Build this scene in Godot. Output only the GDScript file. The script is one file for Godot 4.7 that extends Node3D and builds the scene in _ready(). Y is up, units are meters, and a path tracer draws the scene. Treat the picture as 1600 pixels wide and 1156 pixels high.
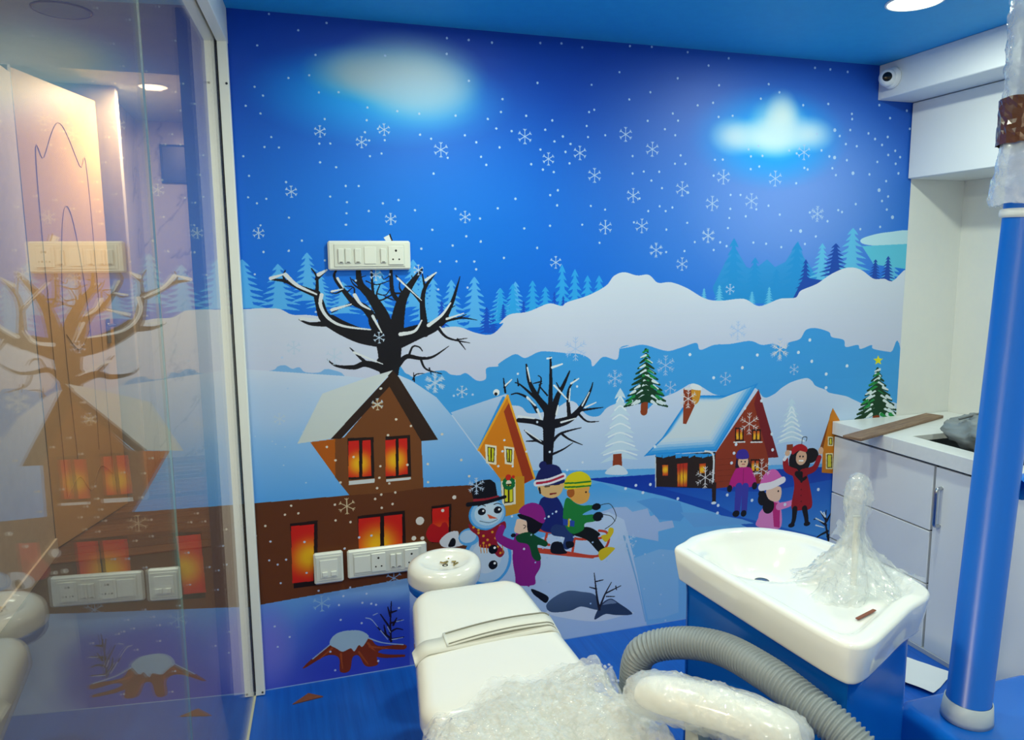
extends Node3D

const H := 2.45
const MURAL_W := 2.97
const TEX_W := 2048
const TEX_H := 1690
const GLASS_TURN := 4.0
const LIGHT_POWER := 1.3

var print_image: Image
var mats := {}
var used := {}
var noise := FastNoiseLite.new()


# ---------------------------------------------------------------- helpers

func numbered(called: String) -> String:
	if not used.has(called):
		used[called] = 0
		return called
	used[called] += 1
	return "%s_%03d" % [called, used[called]]


func tag(o: Node, label: String, category: String, group := "") -> void:
	o.set_meta("label", label)
	o.set_meta("category", category)
	if group != "":
		o.set_meta("group", group)


func thing(called: String, label: String, category: String, at := Vector3.ZERO, turn := 0.0, group := "") -> Node3D:
	var o := Node3D.new()
	o.name = numbered(called)
	add_child(o)
	o.position = at
	o.rotation_degrees.y = turn
	tag(o, label, category, group)
	return o


func put(mesh: Mesh, called: String, m: Material, parent: Node = null) -> MeshInstance3D:
	var o := MeshInstance3D.new()
	o.mesh = mesh
	o.material_override = m
	if parent == null:
		o.name = numbered(called)
		add_child(o)
	else:
		o.name = called
		parent.add_child(o, true)
	return o


func structure(mesh: Mesh, called: String, m: Material, at: Vector3) -> MeshInstance3D:
	var o := put(mesh, called, m)
	o.position = at
	o.set_meta("kind", "structure")
	return o


func paint(hex: String, rough := 0.5, metal := 0.0, spec := 0.5) -> StandardMaterial3D:
	var key := "%s/%s/%s/%s" % [hex, rough, metal, spec]
	if not mats.has(key):
		var m := StandardMaterial3D.new()
		m.albedo_color = Color(hex)
		m.roughness = rough
		m.metallic = metal
		m.metallic_specular = spec
		mats[key] = m
	return mats[key]


func film(hex: String, alpha: float, rough := 0.12) -> StandardMaterial3D:
	var m := StandardMaterial3D.new()
	m.albedo_color = Color(Color(hex), alpha)
	m.roughness = rough
	m.transparency = BaseMaterial3D.TRANSPARENCY_ALPHA
	m.cull_mode = BaseMaterial3D.CULL_DISABLED
	return m


# film with fine wrinkles, for wrapping
func wrinkled(hex: String, alpha: float, size: float, depth: float) -> StandardMaterial3D:
	var m := film(hex, alpha, 0.06)
	if not mats.has("wrinkles"):
		var n := FastNoiseLite.new()
		n.seed = 19
		n.noise_type = FastNoiseLite.TYPE_CELLULAR
		n.cellular_return_type = FastNoiseLite.RETURN_DISTANCE2_SUB
		n.frequency = 0.045
		var n2 := FastNoiseLite.new()
		n2.seed = 23
		n2.frequency = 0.03
		var im := Image.create(256, 256, false, Image.FORMAT_RGB8)
		for y in 256:
			for x in 256:
				var v := clampf(0.5 + n.get_noise_2d(x, y) * 0.5 + n2.get_noise_2d(x, y) * 0.35, 0.0, 1.0)
				im.set_pixel(x, y, Color(v, v, v))
		im.bump_map_to_normal_map(6.0)
		mats["wrinkles"] = ImageTexture.create_from_image(im)
	m.normal_enabled = true
	m.normal_texture = mats["wrinkles"]
	m.normal_scale = depth
	m.uv1_triplanar = true
	m.uv1_scale = Vector3.ONE / size
	return m


func quad(st: SurfaceTool, a: Vector3, b: Vector3, c: Vector3, d: Vector3) -> void:
	for v in [a, c, b, a, d, c]:
		st.add_vertex(v)


func begin(smooth := true) -> SurfaceTool:
	var st := SurfaceTool.new()
	st.begin(Mesh.PRIMITIVE_TRIANGLES)
	st.set_smooth_group(0 if smooth else -1)
	return st


func finish(st: SurfaceTool) -> ArrayMesh:
	st.generate_normals()
	st.index()
	return st.commit()


# box with chamfered edges, centred on `c`
func add_box(st: SurfaceTool, c: Vector3, size: Vector3, bevel := 0.002) -> void:
	var h := size / 2.0
	var b := minf(bevel, minf(h.x, minf(h.y, h.z)) * 0.8)
	var at := func(sx: int, sy: int, sz: int, axis: int) -> Vector3:
		var v := Vector3(sx * (h.x - b), sy * (h.y - b), sz * (h.z - b))
		v[axis] += b * [sx, sy, sz][axis]
		return c + v
	for axis in 3:
		var u := (axis + 1) % 3
		var w := (axis + 2) % 3
		for s in [-1, 1]:
			var q := []
			for k in [[-1, -1], [1, -1], [1, 1], [-1, 1]]:
				var g := [0, 0, 0]
				g[axis] = s
				g[u] = k[0]
				g[w] = k[1]
				q.append(at.call(g[0], g[1], g[2], axis))
			if s > 0:
				quad(st, q[0], q[1], q[2], q[3])
			else:
				quad(st, q[3], q[2], q[1], q[0])
		for s in [-1, 1]:
			for t in [-1, 1]:
				var q := []
				for k in [[-1, u], [1, u], [1, w], [-1, w]]:
					var g := [0, 0, 0]
					g[axis] = k[0]
					g[u] = s
					g[w] = t
					q.append(at.call(g[0], g[1], g[2], k[1]))
				if s * t > 0:
					quad(st, q[0], q[1], q[2], q[3])
				else:
					quad(st, q[3], q[2], q[1], q[0])
	for sx in [-1, 1]:
		for sy in [-1, 1]:
			for sz in [-1, 1]:
				var v := [at.call(sx, sy, sz, 0), at.call(sx, sy, sz, 1), at.call(sx, sy, sz, 2)]
				if sx * sy * sz > 0:
					v.reverse()
				for p in v:
					st.add_vertex(p)


func box(size: Vector3, c := Vector3.ZERO, bevel := 0.002) -> ArrayMesh:
	var st := begin(false)
	add_box(st, c, size, bevel)
	return finish(st)


# rings of points joined into one skin, with optional end caps
func add_rings(st: SurfaceTool, rings: Array, closed := true, caps := true) -> void:
	var n: int = rings[0].size()
	for k in rings.size() - 1:
		var a: PackedVector3Array = rings[k]
		var b: PackedVector3Array = rings[k + 1]
		for i in (n if closed else n - 1):
			var j := (i + 1) % n
			quad(st, a[i], a[j], b[j], b[i])
	if caps:
		for e in 2:
			var r: PackedVector3Array = rings[0] if e == 0 else rings[-1]
			var mid := Vector3.ZERO
			for v in r:
				mid += v / n
			for i in n:
				var j := (i + 1) % n
				for v in ([mid, r[i], r[j]] if e == 1 else [mid, r[j], r[i]]):
					st.add_vertex(v)


func rings_mesh(rings: Array, closed := true, caps := true, smooth := true) -> ArrayMesh:
	var st := begin(smooth)
	add_rings(st, rings, closed, caps)
	return finish(st)


# profile of (radius, height) turned about y
func lathe(profile: Array, n := 40) -> ArrayMesh:
	var rings := []
	for p in profile:
		var r := PackedVector3Array()
		for i in n:
			var a := TAU * i / n
			r.append(Vector3(cos(a) * p[0], p[1], sin(a) * p[0]))
		rings.append(r)
	return rings_mesh(rings)


# slab over a polygon of (x, z) corners
func slab(corners: Array, y0: float, y1: float) -> ArrayMesh:
	var o := PackedVector2Array()
	for c in corners:
		o.append(Vector2(c[0], c[1]))
	return rings_mesh([lift(o, y0), lift(o, y1)], true, true, false)


# tube along a smooth path, radius per ring from a callable of the distance along it
func tube(path: Array, radius: Callable, n := 20, step := 0.004) -> ArrayMesh:
	var c := Curve3D.new()
	c.bake_interval = 0.01
	for i in path.size():
		var before: Vector3 = path[maxi(i - 1, 0)]
		var after: Vector3 = path[mini(i + 1, path.size() - 1)]
		var t := (after - before) / 6.0
		c.add_point(path[i], -t, t)
	var long := c.get_baked_length()
	var count := int(long / step) + 1
	var rings := []
	var up := Vector3(0.31, 0.9, 0.2).normalized()
	for k in count + 1:
		var d := long * k / count
		var o := c.sample_baked(d, true)
		var f := (c.sample_baked(minf(d + 0.005, long), true) - c.sample_baked(maxf(d - 0.005, 0.0), true)).normalized()
		var s := f.cross(up).normalized()
		up = s.cross(f).normalized()
		var rad: float = radius.call(d, long)
		var r := PackedVector3Array()
		for i in n:
			var a := TAU * i / n
			r.append(o + s * cos(a) * rad + up * sin(a) * rad)
		rings.append(r)
	return rings_mesh(rings)


# closed smooth outline through the given points (Catmull-Rom)
func round_outline(pts: Array, sub := 6) -> PackedVector2Array:
	var out := PackedVector2Array()
	var n := pts.size()
	for i in n:
		var a: Vector2 = pts[(i + n - 1) % n]
		var b: Vector2 = pts[i]
		var c: Vector2 = pts[(i + 1) % n]
		var d: Vector2 = pts[(i + 2) % n]
		for k in sub:
			out.append(b.cubic_interpolate(c, a, d, float(k) / sub))
	return out


# rectangle with round corners, each corner with its own radius, counted from -x -z clockwise seen from above
func round_rect(w: float, d: float, radii: Array, per := 8) -> PackedVector2Array:
	var out := PackedVector2Array()
	var sign := [[-1, -1], [1, -1], [1, 1], [-1, 1]]
	for q in 4:
		var r: float = radii[q]
		var c := Vector2(sign[q][0] * (w / 2 - r), sign[q][1] * (d / 2 - r))
		for k in per + 1:
			var a := PI + q * PI / 2 + PI / 2 * k / per
			out.append(c + Vector2(cos(a), sin(a)) * r)
	return out


# polygon whose corners are rounded, each with its own radius; corners run as in round_rect
func round_poly(corners: Array, per := 10) -> PackedVector2Array:
	var out := PackedVector2Array()
	var n := corners.size()
	for i in n:
		var p := Vector2(corners[i][0], corners[i][1])
		var a := (Vector2(corners[(i + n - 1) % n][0], corners[(i + n - 1) % n][1]) - p).normalized()
		var b := (Vector2(corners[(i + 1) % n][0], corners[(i + 1) % n][1]) - p).normalized()
		var r: float = corners[i][2]
		var half := acos(clampf(a.dot(b), -1.0, 1.0)) / 2.0
		var c := p + (a + b).normalized() * r / sin(half)
		var from := (p + a * r / tan(half)) - c
		var to := (p + b * r / tan(half)) - c
		for k in per + 1:
			out.append(c + from.slerp(to, float(k) / per))
	return out


func inset_outline(o: PackedVector2Array, by: float) -> PackedVector2Array:
	var out := PackedVector2Array()
	var n := o.size()
	for i in n:
		var t := (o[(i + 1) % n] - o[(i + n - 1) % n]).normalized()
		out.append(o[i] + Vector2(-t.y, t.x) * by)
	return out


func lift(o: PackedVector2Array, y: float) -> PackedVector3Array:
	var r := PackedVector3Array()
	for v in o:
		r.append(Vector3(v.x, y, v.y))
	return r


# upholstered pad: outline in x and z, round edges, slightly domed top
func pad(o: PackedVector2Array, thick: float, edge: float, dome := 0.008, low := 0.02) -> ArrayMesh:
	var rings := []
	for k in 5:
		var a := PI / 2 * k / 4
		rings.append(lift(inset_outline(o, low * (1 - sin(a))), low * (1 - cos(a))))
	for k in 9:
		var a := PI / 2 * k / 8
		rings.append(lift(inset_outline(o, edge * (1 - cos(a))), thick - edge + edge * sin(a)))
	var last: PackedVector3Array = rings[-1]
	var mid := Vector3.ZERO
	for v in last:
		mid += v / last.size()
	for k in range(1, 9):
		var s := 1.0 - k / 9.0
		var r := PackedVector3Array()
		for v in last:
			var w := mid.lerp(v, s)
			w.y = thick + dome * (1 - s * s)
			r.append(w)
		rings.append(r)
	return rings_mesh(rings)


# crumpled film: a grid of points given by a callable, roughened by noise and left faceted
func crumple(nu: int, nv: int, place: Callable, amount: float, fine: float, seed_: int, wrap := false, soft := false) -> ArrayMesh:
	var nz := FastNoiseLite.new()
	nz.seed = seed_
	nz.noise_type = FastNoiseLite.TYPE_CELLULAR
	nz.cellular_return_type = FastNoiseLite.RETURN_DISTANCE2_SUB
	nz.frequency = fine
	var nw := FastNoiseLite.new()
	nw.seed = seed_ + 5
	nw.frequency = fine * 0.6
	var rings := []
	for j in nv + 1:
		var r := PackedVector3Array()
		for i in (nu if wrap else nu + 1):
			var p: Vector3 = place.call(float(i) / nu, float(j) / nv)
			var q := p * 100.0
			var d := Vector3(nw.get_noise_3d(q.x, q.y, q.z + 50), nz.get_noise_3d(q.x, q.y, q.z) + nw.get_noise_3d(q.x + 90, q.y, q.z), nw.get_noise_3d(q.x, q.y + 70, q.z))
			r.append(p + d * amount)
		rings.append(r)
	return rings_mesh(rings, wrap, false, soft)


# ---------------------------------------------------------------- print on the wall, in millimetres from its top left corner

func texel(pts: Array) -> PackedVector2Array:
	var s := TEX_W / (MURAL_W * 1000.0)
	var out := PackedVector2Array()
	for i in range(0, pts.size(), 2):
		out.append(Vector2(pts[i], pts[i + 1]) * s)
	return out


func spans(o: PackedVector2Array, each: Callable) -> void:
	var lo := 1e9
	var hi := -1e9
	for v in o:
		lo = minf(lo, v.y)
		hi = maxf(hi, v.y)
	var n := o.size()
	for y in range(maxi(0, int(lo)), mini(TEX_H - 1, int(hi)) + 1):
		var yy := y + 0.5
		var xs: Array[float] = []
		for i in n:
			var a := o[i]
			var b := o[(i + 1) % n]
			if (a.y <= yy) != (b.y <= yy):
				xs.append(a.x + (yy - a.y) / (b.y - a.y) * (b.x - a.x))
		xs.sort()
		for k in range(0, xs.size() - 1, 2):
			var x0 := maxi(0, roundi(xs[k]))
			var x1 := mini(TEX_W, roundi(xs[k + 1]))
			if x1 > x0:
				each.call(y, x0, x1, (y - lo) / maxf(hi - lo, 1.0))


func _poly(pts: Array, c: String, c2: String, smooth: bool) -> void:
	var o := texel(pts)
	if smooth:
		o = round_outline(Array(o), 6)
	var a := Color(c)
	var b := Color(c2) if c2 != "" else a
	spans(o, func(y: int, x0: int, x1: int, t: float) -> void: print_image.fill_rect(Rect2i(x0, y, x1 - x0, 1), a.lerp(b, t)))


func _glow(pts: Array, c: String, c2: String, x: int, y: int, r: int) -> void:
	var m := texel([x, y])[0]
	var rad := r * TEX_W / (MURAL_W * 1000.0)
	var a := Color(c)
	var b := Color(c2)
	spans(texel(pts), func(row: int, x0: int, x1: int, _t: float) -> void:
		for px in range(x0, x1):
			print_image.set_pixel(px, row, a.lerp(b, smoothstep(0.1, 1.0, m.distance_to(Vector2(px, row)) / rad))))


func disc(m: Vector2, rx: float, ry: float, c: Color) -> void:
	for y in range(maxi(0, int(m.y - ry)), mini(TEX_H - 1, int(m.y + ry)) + 1):
		var k := 1.0 - pow((y + 0.5 - m.y) / ry, 2)
		if k > 0:
			var w := rx * sqrt(k)
			var x0 := maxi(0, roundi(m.x - w))
			var x1 := mini(TEX_W, roundi(m.x + w))
			if x1 > x0:
				print_image.fill_rect(Rect2i(x0, y, x1 - x0, 1), c)


func _dot(x: int, y: int, rx: float, ry: float, c: String) -> void:
	var s := TEX_W / (MURAL_W * 1000.0)
	disc(texel([x, y])[0], maxf(rx * s, 1.0), maxf(ry * s, 1.0), Color(c))


func _stroke(pts: Array, c: String, w0: float, w1: float) -> void:
	var s := TEX_W / (MURAL_W * 1000.0) / 2.0
	var o := texel(pts)
	var fine := PackedVector2Array()
	var n := o.size()
	for i in n - 1:
		for k in 8:
			fine.append(o[i].cubic_interpolate(o[i + 1], o[maxi(i - 1, 0)], o[mini(i + 2, n - 1)], k / 8.0))
	fine.append(o[n - 1])
	var col := Color(c)
	var total := 0.0
	for i in fine.size() - 1:
		total += fine[i].distance_to(fine[i + 1])
	var done := 0.0
	for i in fine.size() - 1:
		var long := fine[i].distance_to(fine[i + 1])
		var rad := maxf(lerpf(w0, w1, done / total) * s, 0.8)
		var steps := maxi(1, ceili(long / maxf(rad * 0.5, 0.7)))
		for k in steps + 1:
			disc(fine[i].lerp(fine[i + 1], float(k) / steps), rad, rad, col)
		done += long


func _soft(x: int, y: int, rx: int, ry: int, c: String, alpha: float) -> void:
	var s := TEX_W / (MURAL_W * 1000.0)
	var spot := Image.create(96, 96, false, Image.FORMAT_RGBA8)
	for j in 96:
		for i in 96:
			var d := Vector2(i - 47.5, j - 47.5).length() / 47.5
			spot.set_pixel(i, j, Color(Color(c), alpha * pow(maxf(0.0, 1.0 - d * d), 1.5)))
	spot.resize(maxi(4, int(rx * 2.4 * s)), maxi(4, int(ry * 2.4 * s)), Image.INTERPOLATE_CUBIC)
	print_image.blend_rect(spot, Rect2i(Vector2i.ZERO, spot.get_size()), Vector2i(texel([x, y])[0]) - spot.get_size() / 2)


func _flake(x: int, y: int, r: int, c: String) -> void:
	for k in 6:
		var a := k * PI / 3 + PI / 6
		var d := Vector2(cos(a), sin(a))
		var m := Vector2(x, y)
		var e := m + d * r
		_stroke([m.x, m.y, e.x, e.y], c, 3.6, 3.0)
		for t in [0.5, 0.78]:
			if r < 34 and t < 0.6:
				continue
			for w in [-0.8, 0.8]:
				var f := m + d * r * float(t)
				var g: Vector2 = f + d.rotated(w) * r * 0.3
				_stroke([f.x, f.y, g.x, g.y], c, 3.0, 2.4)


func _pine(x: int, top: int, low: int, half: int, c: String) -> void:
	var tiers := 8
	var pts := [x, top]
	var left := []
	for k in range(1, tiers + 1):
		var t := float(k) / tiers
		var y := lerpf(top, low, t)
		var w := half * (0.14 + 1.0 * pow(t, 0.9)) * (1.0 if k % 2 else 0.86)
		var d := float(low - top) / tiers
		pts.append_array([x + w * 0.36, y - d * 0.62, x + w * 0.7, y - d * 0.22, x + w, y + d * 0.22, x + w * 0.62, y + d * 0.1, x + w * 0.3, y - d * 0.05])
		left = [x - w * 0.3, y - d * 0.05, x - w * 0.62, y + d * 0.1, x - w, y + d * 0.22, x - w * 0.7, y - d * 0.22, x - w * 0.36, y - d * 0.62] + left
	pts.append_array(left)
	_poly(pts, c, "", false)


func paint_mural() -> void:
	mural_part_a()
	mural_part_b()
	mural_part_c()
	mural_part_d()
	mural_part_e()
	mural_part_f()
	mural_part_g()


func mural_part_a() -> void:
	# sky and clouds, with a violet pool of lamp light painted in at the right
	_soft(645, 590, 785, 476, "1288ee", 0.55)
	_soft(2233, 585, 947, 686, "5a8ae2", 0.9)  # downlight glow on the wall, put into the sky colour
	_soft(2398, 582, 572, 404, "7498e4", 0.7)  # brighter core of the same painted downlight glow
	_soft(613, 75, 460, 138, "3c50b4", 0.45)
	_soft(562, 254, 436, 161, "00aaff", 0.9)
	_soft(657, 160, 257, 128, "9cc4d8", 1.0)
	_soft(474, 183, 180, 90, "a4bcc8", 0.9)
	_soft(679, 214, 235, 106, "b0cbe0", 0.9)
	_soft(701, 269, 213, 95, "92c8ea", 0.6)
	_soft(2205, 331, 353, 193, "00a4ff", 0.9)
	_soft(2235, 291, 145, 123, "c0e0f0", 1.0)
	_soft(2256, 250, 84, 110, "d0e8f2", 1.0)
	_soft(2025, 334, 118, 75, "b4d4f0", 1.0)
	_soft(2390, 310, 133, 73, "bcdcf4", 1.0)
	_soft(2189, 332, 192, 77, "c8e6f4", 1.0)
	# pine rows on the horizon
	_pine(48, 831, 1003, 85, "52aef4")
	_pine(167, 848, 1011, 72, "52aef4")
	_pine(268, 808, 981, 68, "52aef4")
	_pine(311, 890, 1005, 58, "52aef4")
	_pine(389, 914, 1031, 65, "52aef4")
	_pine(519, 846, 1034, 66, "52aef4")
	_pine(650, 835, 1014, 63, "52aef4")
	_pine(685, 895, 1063, 57, "52aef4")
	_pine(724, 907, 1077, 64, "52aef4")
	_pine(795, 913, 1096, 65, "52aef4")
	_pine(886, 902, 1099, 72, "52aef4")
	_pine(989, 948, 1085, 61, "52aef4")
	_pine(1052, 924, 1075, 56, "52aef4")
	_pine(756, 992, 1102, 30, "0a50c8")
	_pine(933, 1021, 1121, 36, "0a50c8")
	_pine(959, 1047, 1122, 26, "0a50c8")
	_pine(991, 948, 1085, 52, "28a0ec")
	_pine(1041, 932, 1087, 53, "28a0ec")
	_pine(1123, 920, 1089, 53, "28a0ec")
	_pine(1177, 946, 1091, 54, "28a0ec")
	_pine(1248, 859, 1093, 55, "28a0ec")
	_pine(1303, 877, 1095, 55, "28a0ec")
	_pine(1358, 903, 1097, 56, "28a0ec")
	_pine(1409, 904, 1099, 57, "28a0ec")
	_pine(1001, 1010, 1073, 21, "0a50c8")
	_pine(1085, 1000, 1076, 21, "0a50c8")
	_pine(1215, 965, 1080, 22, "0a50c8")
	_pine(1253, 983, 1081, 22, "0a50c8")
	_poly([1938,964,1998,854,2041,789,2103,877,2143,889,2207,845,2249,879,2302,857,2365,766,2396,835,2486,939,2422,1042,1966,1031], "3a94dc", "1a8ad4", false)
	_pine(2037, 754, 1022, 82, "1e8cd6")
	_pine(2361, 770, 1029, 101, "1e8cd6")
	_pine(2146, 836, 1024, 71, "1e8cd6")
	_pine(2257, 887, 1027, 60, "1e8cd6")
	_pine(2495, 776, 946, 69, "5cb8e8")
	_pine(2658, 707, 920, 106, "5cb8e8")
	_pine(2890, 761, 952, 59, "5cb8e8")
	_pine(1972, 952, 1042, 32, "5cb8e8")
	_pine(2136, 982, 1052, 29, "5cb8e8")
	_pine(2224, 964, 1054, 30, "5cb8e8")
	_pine(1897, 964, 1040, 25, "5cb8e8")
	_poly([2703,760,2775,737,2863,725,2983,720,2989,790,2749,784], "b4dcec", "", true)
	_poly([2713,789,2988,778,2998,898,2785,872], "5cc0e0", "", false)
	_pine(2410, 846, 988, 48, "1648ac")
	_pine(2568, 776, 919, 84, "1648ac")
	_pine(2794, 848, 951, 44, "1648ac")
	_pine(2866, 834, 952, 48, "1648ac")
	_poly([2351,1017,2401,926,2500,939,2529,951,2420,1007], "1648ac", "", false)
	# far snow ridge
	_poly([18,1006,35,1005,118,1004,166,1008,207,1029,262,1032,311,1041,386,1066,487,1095,585,1105,672,1102,740,1097,816,1093,879,1116,928,1128,964,1122,1001,1086,984,1087,1027,1052,1103,1043,1191,1013,1246,1024,1271,1009,1359,985,1439,947,1474,908,1520,893,1580,907,1633,905,1676,938,1737,937,1812,962,1901,1008,1978,1020,2095,1014,2176,1048,2282,1018,2362,1015,2391,984,2473,956,2555,911,2639,885,2713,895,2789,937,2849,938,2895,951,3033,953,3141,1767,-71,1497], "d2dcec", "b0b6e2", true)
	# blue hills
	_poly([23,1236,125,1228,149,1214,174,1211,198,1225,223,1221,243,1240,290,1244,316,1232,347,1239,378,1256,376,1301,20,1281], "7ab0e6", "", true)
	_poly([567,1275,614,1266,640,1279,695,1265,757,1260,785,1277,820,1282,848,1276,890,1307,926,1302,930,1260,977,1255,982,1243,1047,1210,1091,1227,1157,1204,1258,1214,1326,1222,1372,1246,1384,1275,1430,1238,1492,1252,1507,1203,1548,1196,1499,1208,1554,1202,1618,1196,1722,1226,1788,1216,1865,1198,1886,1229,1954,1210,2034,1209,2135,1200,2197,1220,2260,1218,2324,1243,2333,1217,2397,1201,2427,1162,2480,1155,2553,1175,2571,1199,2638,1215,2652,1248,2719,1241,2737,1261,2799,1245,2812,1264,2913,1283,2978,1290,3169,2096,512,1800], "3a9ae4", "4aa6ec", true)
	# near snow hills
	_poly([520,1547,772,1440,1039,1416,1106,1453,1209,1444,1271,1415,1306,1421,1332,1452,1368,1481,1413,1485,1449,1453,1495,1438,1550,1441,1625,1455,1614,1490,1688,1434,1764,1409,1807,1390,1846,1374,1890,1386,1971,1430,2062,1433,2164,1410,2218,1457,2270,1446,2311,1419,2364,1395,2439,1382,2472,1396,2495,1421,2552,1443,2575,1458,2667,1479,2714,1499,2833,1545,3000,1566,3125,2058,512,1774], "ccd8f0", "8cbcec", true)
	# ground
	_poly([11,1587,1369,1714,3106,1829,3188,2812,-41,2514], "5aaae8", "86bcec", false)
	_poly([1354,1749,1684,1761,2187,1791,3107,1835,3150,2361,2596,2190,2199,2079,1993,1971,1733,1866,1487,1787], "0a34a4", "3a8ce0", false)
	_poly([1716,1828,1955,1849,2037,1874,2248,1896,2612,1875,2682,2078,2666,2185,2344,2078,2125,2005,1957,1912], "1450b8", "4a9ae4", false)
	_poly([1334,1809,1406,1773,1462,1792,1518,1824,1575,1834,1613,1865,1671,1889,1672,1925,1519,1908,1426,1871], "4aa2e8", "7cb6ea", true)
	_poly([1405,1905,1488,1888,1545,1892,1573,1917,1645,1910,1660,1947,1689,1941,1704,1979,1768,1978,1779,2011,1700,2020,1701,2065,1546,2019,1433,1988], "a8c0e8", "", false)
	_poly([1592,1873,1678,1864,1806,1900,1827,1966,1808,1987,1699,1965,1650,1910], "5a9ee0", "", false)
	_poly([1807,1946,1958,1967,2126,2014,2191,2041,1879,2023], "6aa8e4", "", false)
	_poly([603,2085,759,2040,1084,2000,1312,1945,1459,1905,1534,1948,1582,2121,1616,2273,1657,2473,1313,2490,591,2503], "c2d6f2", "acc8ee", false)
	_stroke([1535,2021,1572,2143,1605,2259,1645,2429], "7ab0e0", 8.9, 3.5)
	_poly([1581,2128,1707,2102,1802,2122,1810,2412,1732,2426,1658,2423], "88bcea", "", false)
	# violet blue snow in the lower left corner
	_poly([-11,1986,605,2019,591,2503,-41,2514], "6cb0e8", "4450d0", false)
	_soft(396, 2279, 269, 171, "2a44cc", 0.9)
	_soft(392, 2412, 320, 123, "2c3ec4", 0.8)
	_soft(64, 2275, 103, 182, "7c78de", 0.8)
	_soft(502, 2097, 273, 75, "8cb4e4", 0.7)
	_soft(558, 2333, 127, 152, "2440c4", 0.8)
	# pale trees with red trunks
	_pine(1509, 1372, 1680, 91, "c4dcf0")
	_stroke([1494,1429,1509,1410,1525,1430], "e2eef8", 6.5, 6.5)
	_stroke([1485,1466,1510,1449,1536,1469], "e2eef8", 6.5, 6.5)
	_stroke([1475,1504,1510,1487,1546,1509], "e2eef8", 6.5, 6.5)
	_stroke([1465,1541,1511,1525,1557,1548], "e2eef8", 6.5, 6.5)
	_stroke([1456,1579,1511,1564,1568,1588], "e2eef8", 6.5, 6.5)
	_stroke([1446,1617,1512,1603,1579,1628], "e2eef8", 6.5, 6.5)
	_stroke([1436,1654,1512,1641,1590,1668], "e2eef8", 6.5, 6.5)
	_poly([1479,1655,1518,1654,1522,1710,1478,1708], "8c3a1c", "", false)
	_poly([1447,1738,1461,1714,1498,1702,1531,1717,1545,1748], "d0e0f0", "", true)
	_pine(2367, 1470, 1673, 80, "c4dcf0")
	_stroke([2357,1531,2369,1511,2384,1533], "e2eef8", 7.6, 7.6)
	_stroke([2349,1554,2370,1534,2394,1557], "e2eef8", 7.6, 7.6)
	_stroke([2341,1576,2371,1557,2404,1580], "e2eef8", 7.6, 7.6)
	_stroke([2334,1598,2373,1580,2414,1604], "e2eef8", 7.6, 7.6)
	_stroke([2326,1621,2374,1603,2424,1628], "e2eef8", 7.6, 7.6)
	_stroke([2318,1643,2375,1627,2434,1652], "e2eef8", 7.6, 7.6)
	_stroke([2310,1665,2376,1650,2445,1676], "e2eef8", 7.6, 7.6)
	_poly([2351,1685,2384,1685,2388,1723,2350,1721], "8c3a1c", "", false)
	_poly([2337,1726,2369,1714,2397,1731], "d0e0f0", "", true)


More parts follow.
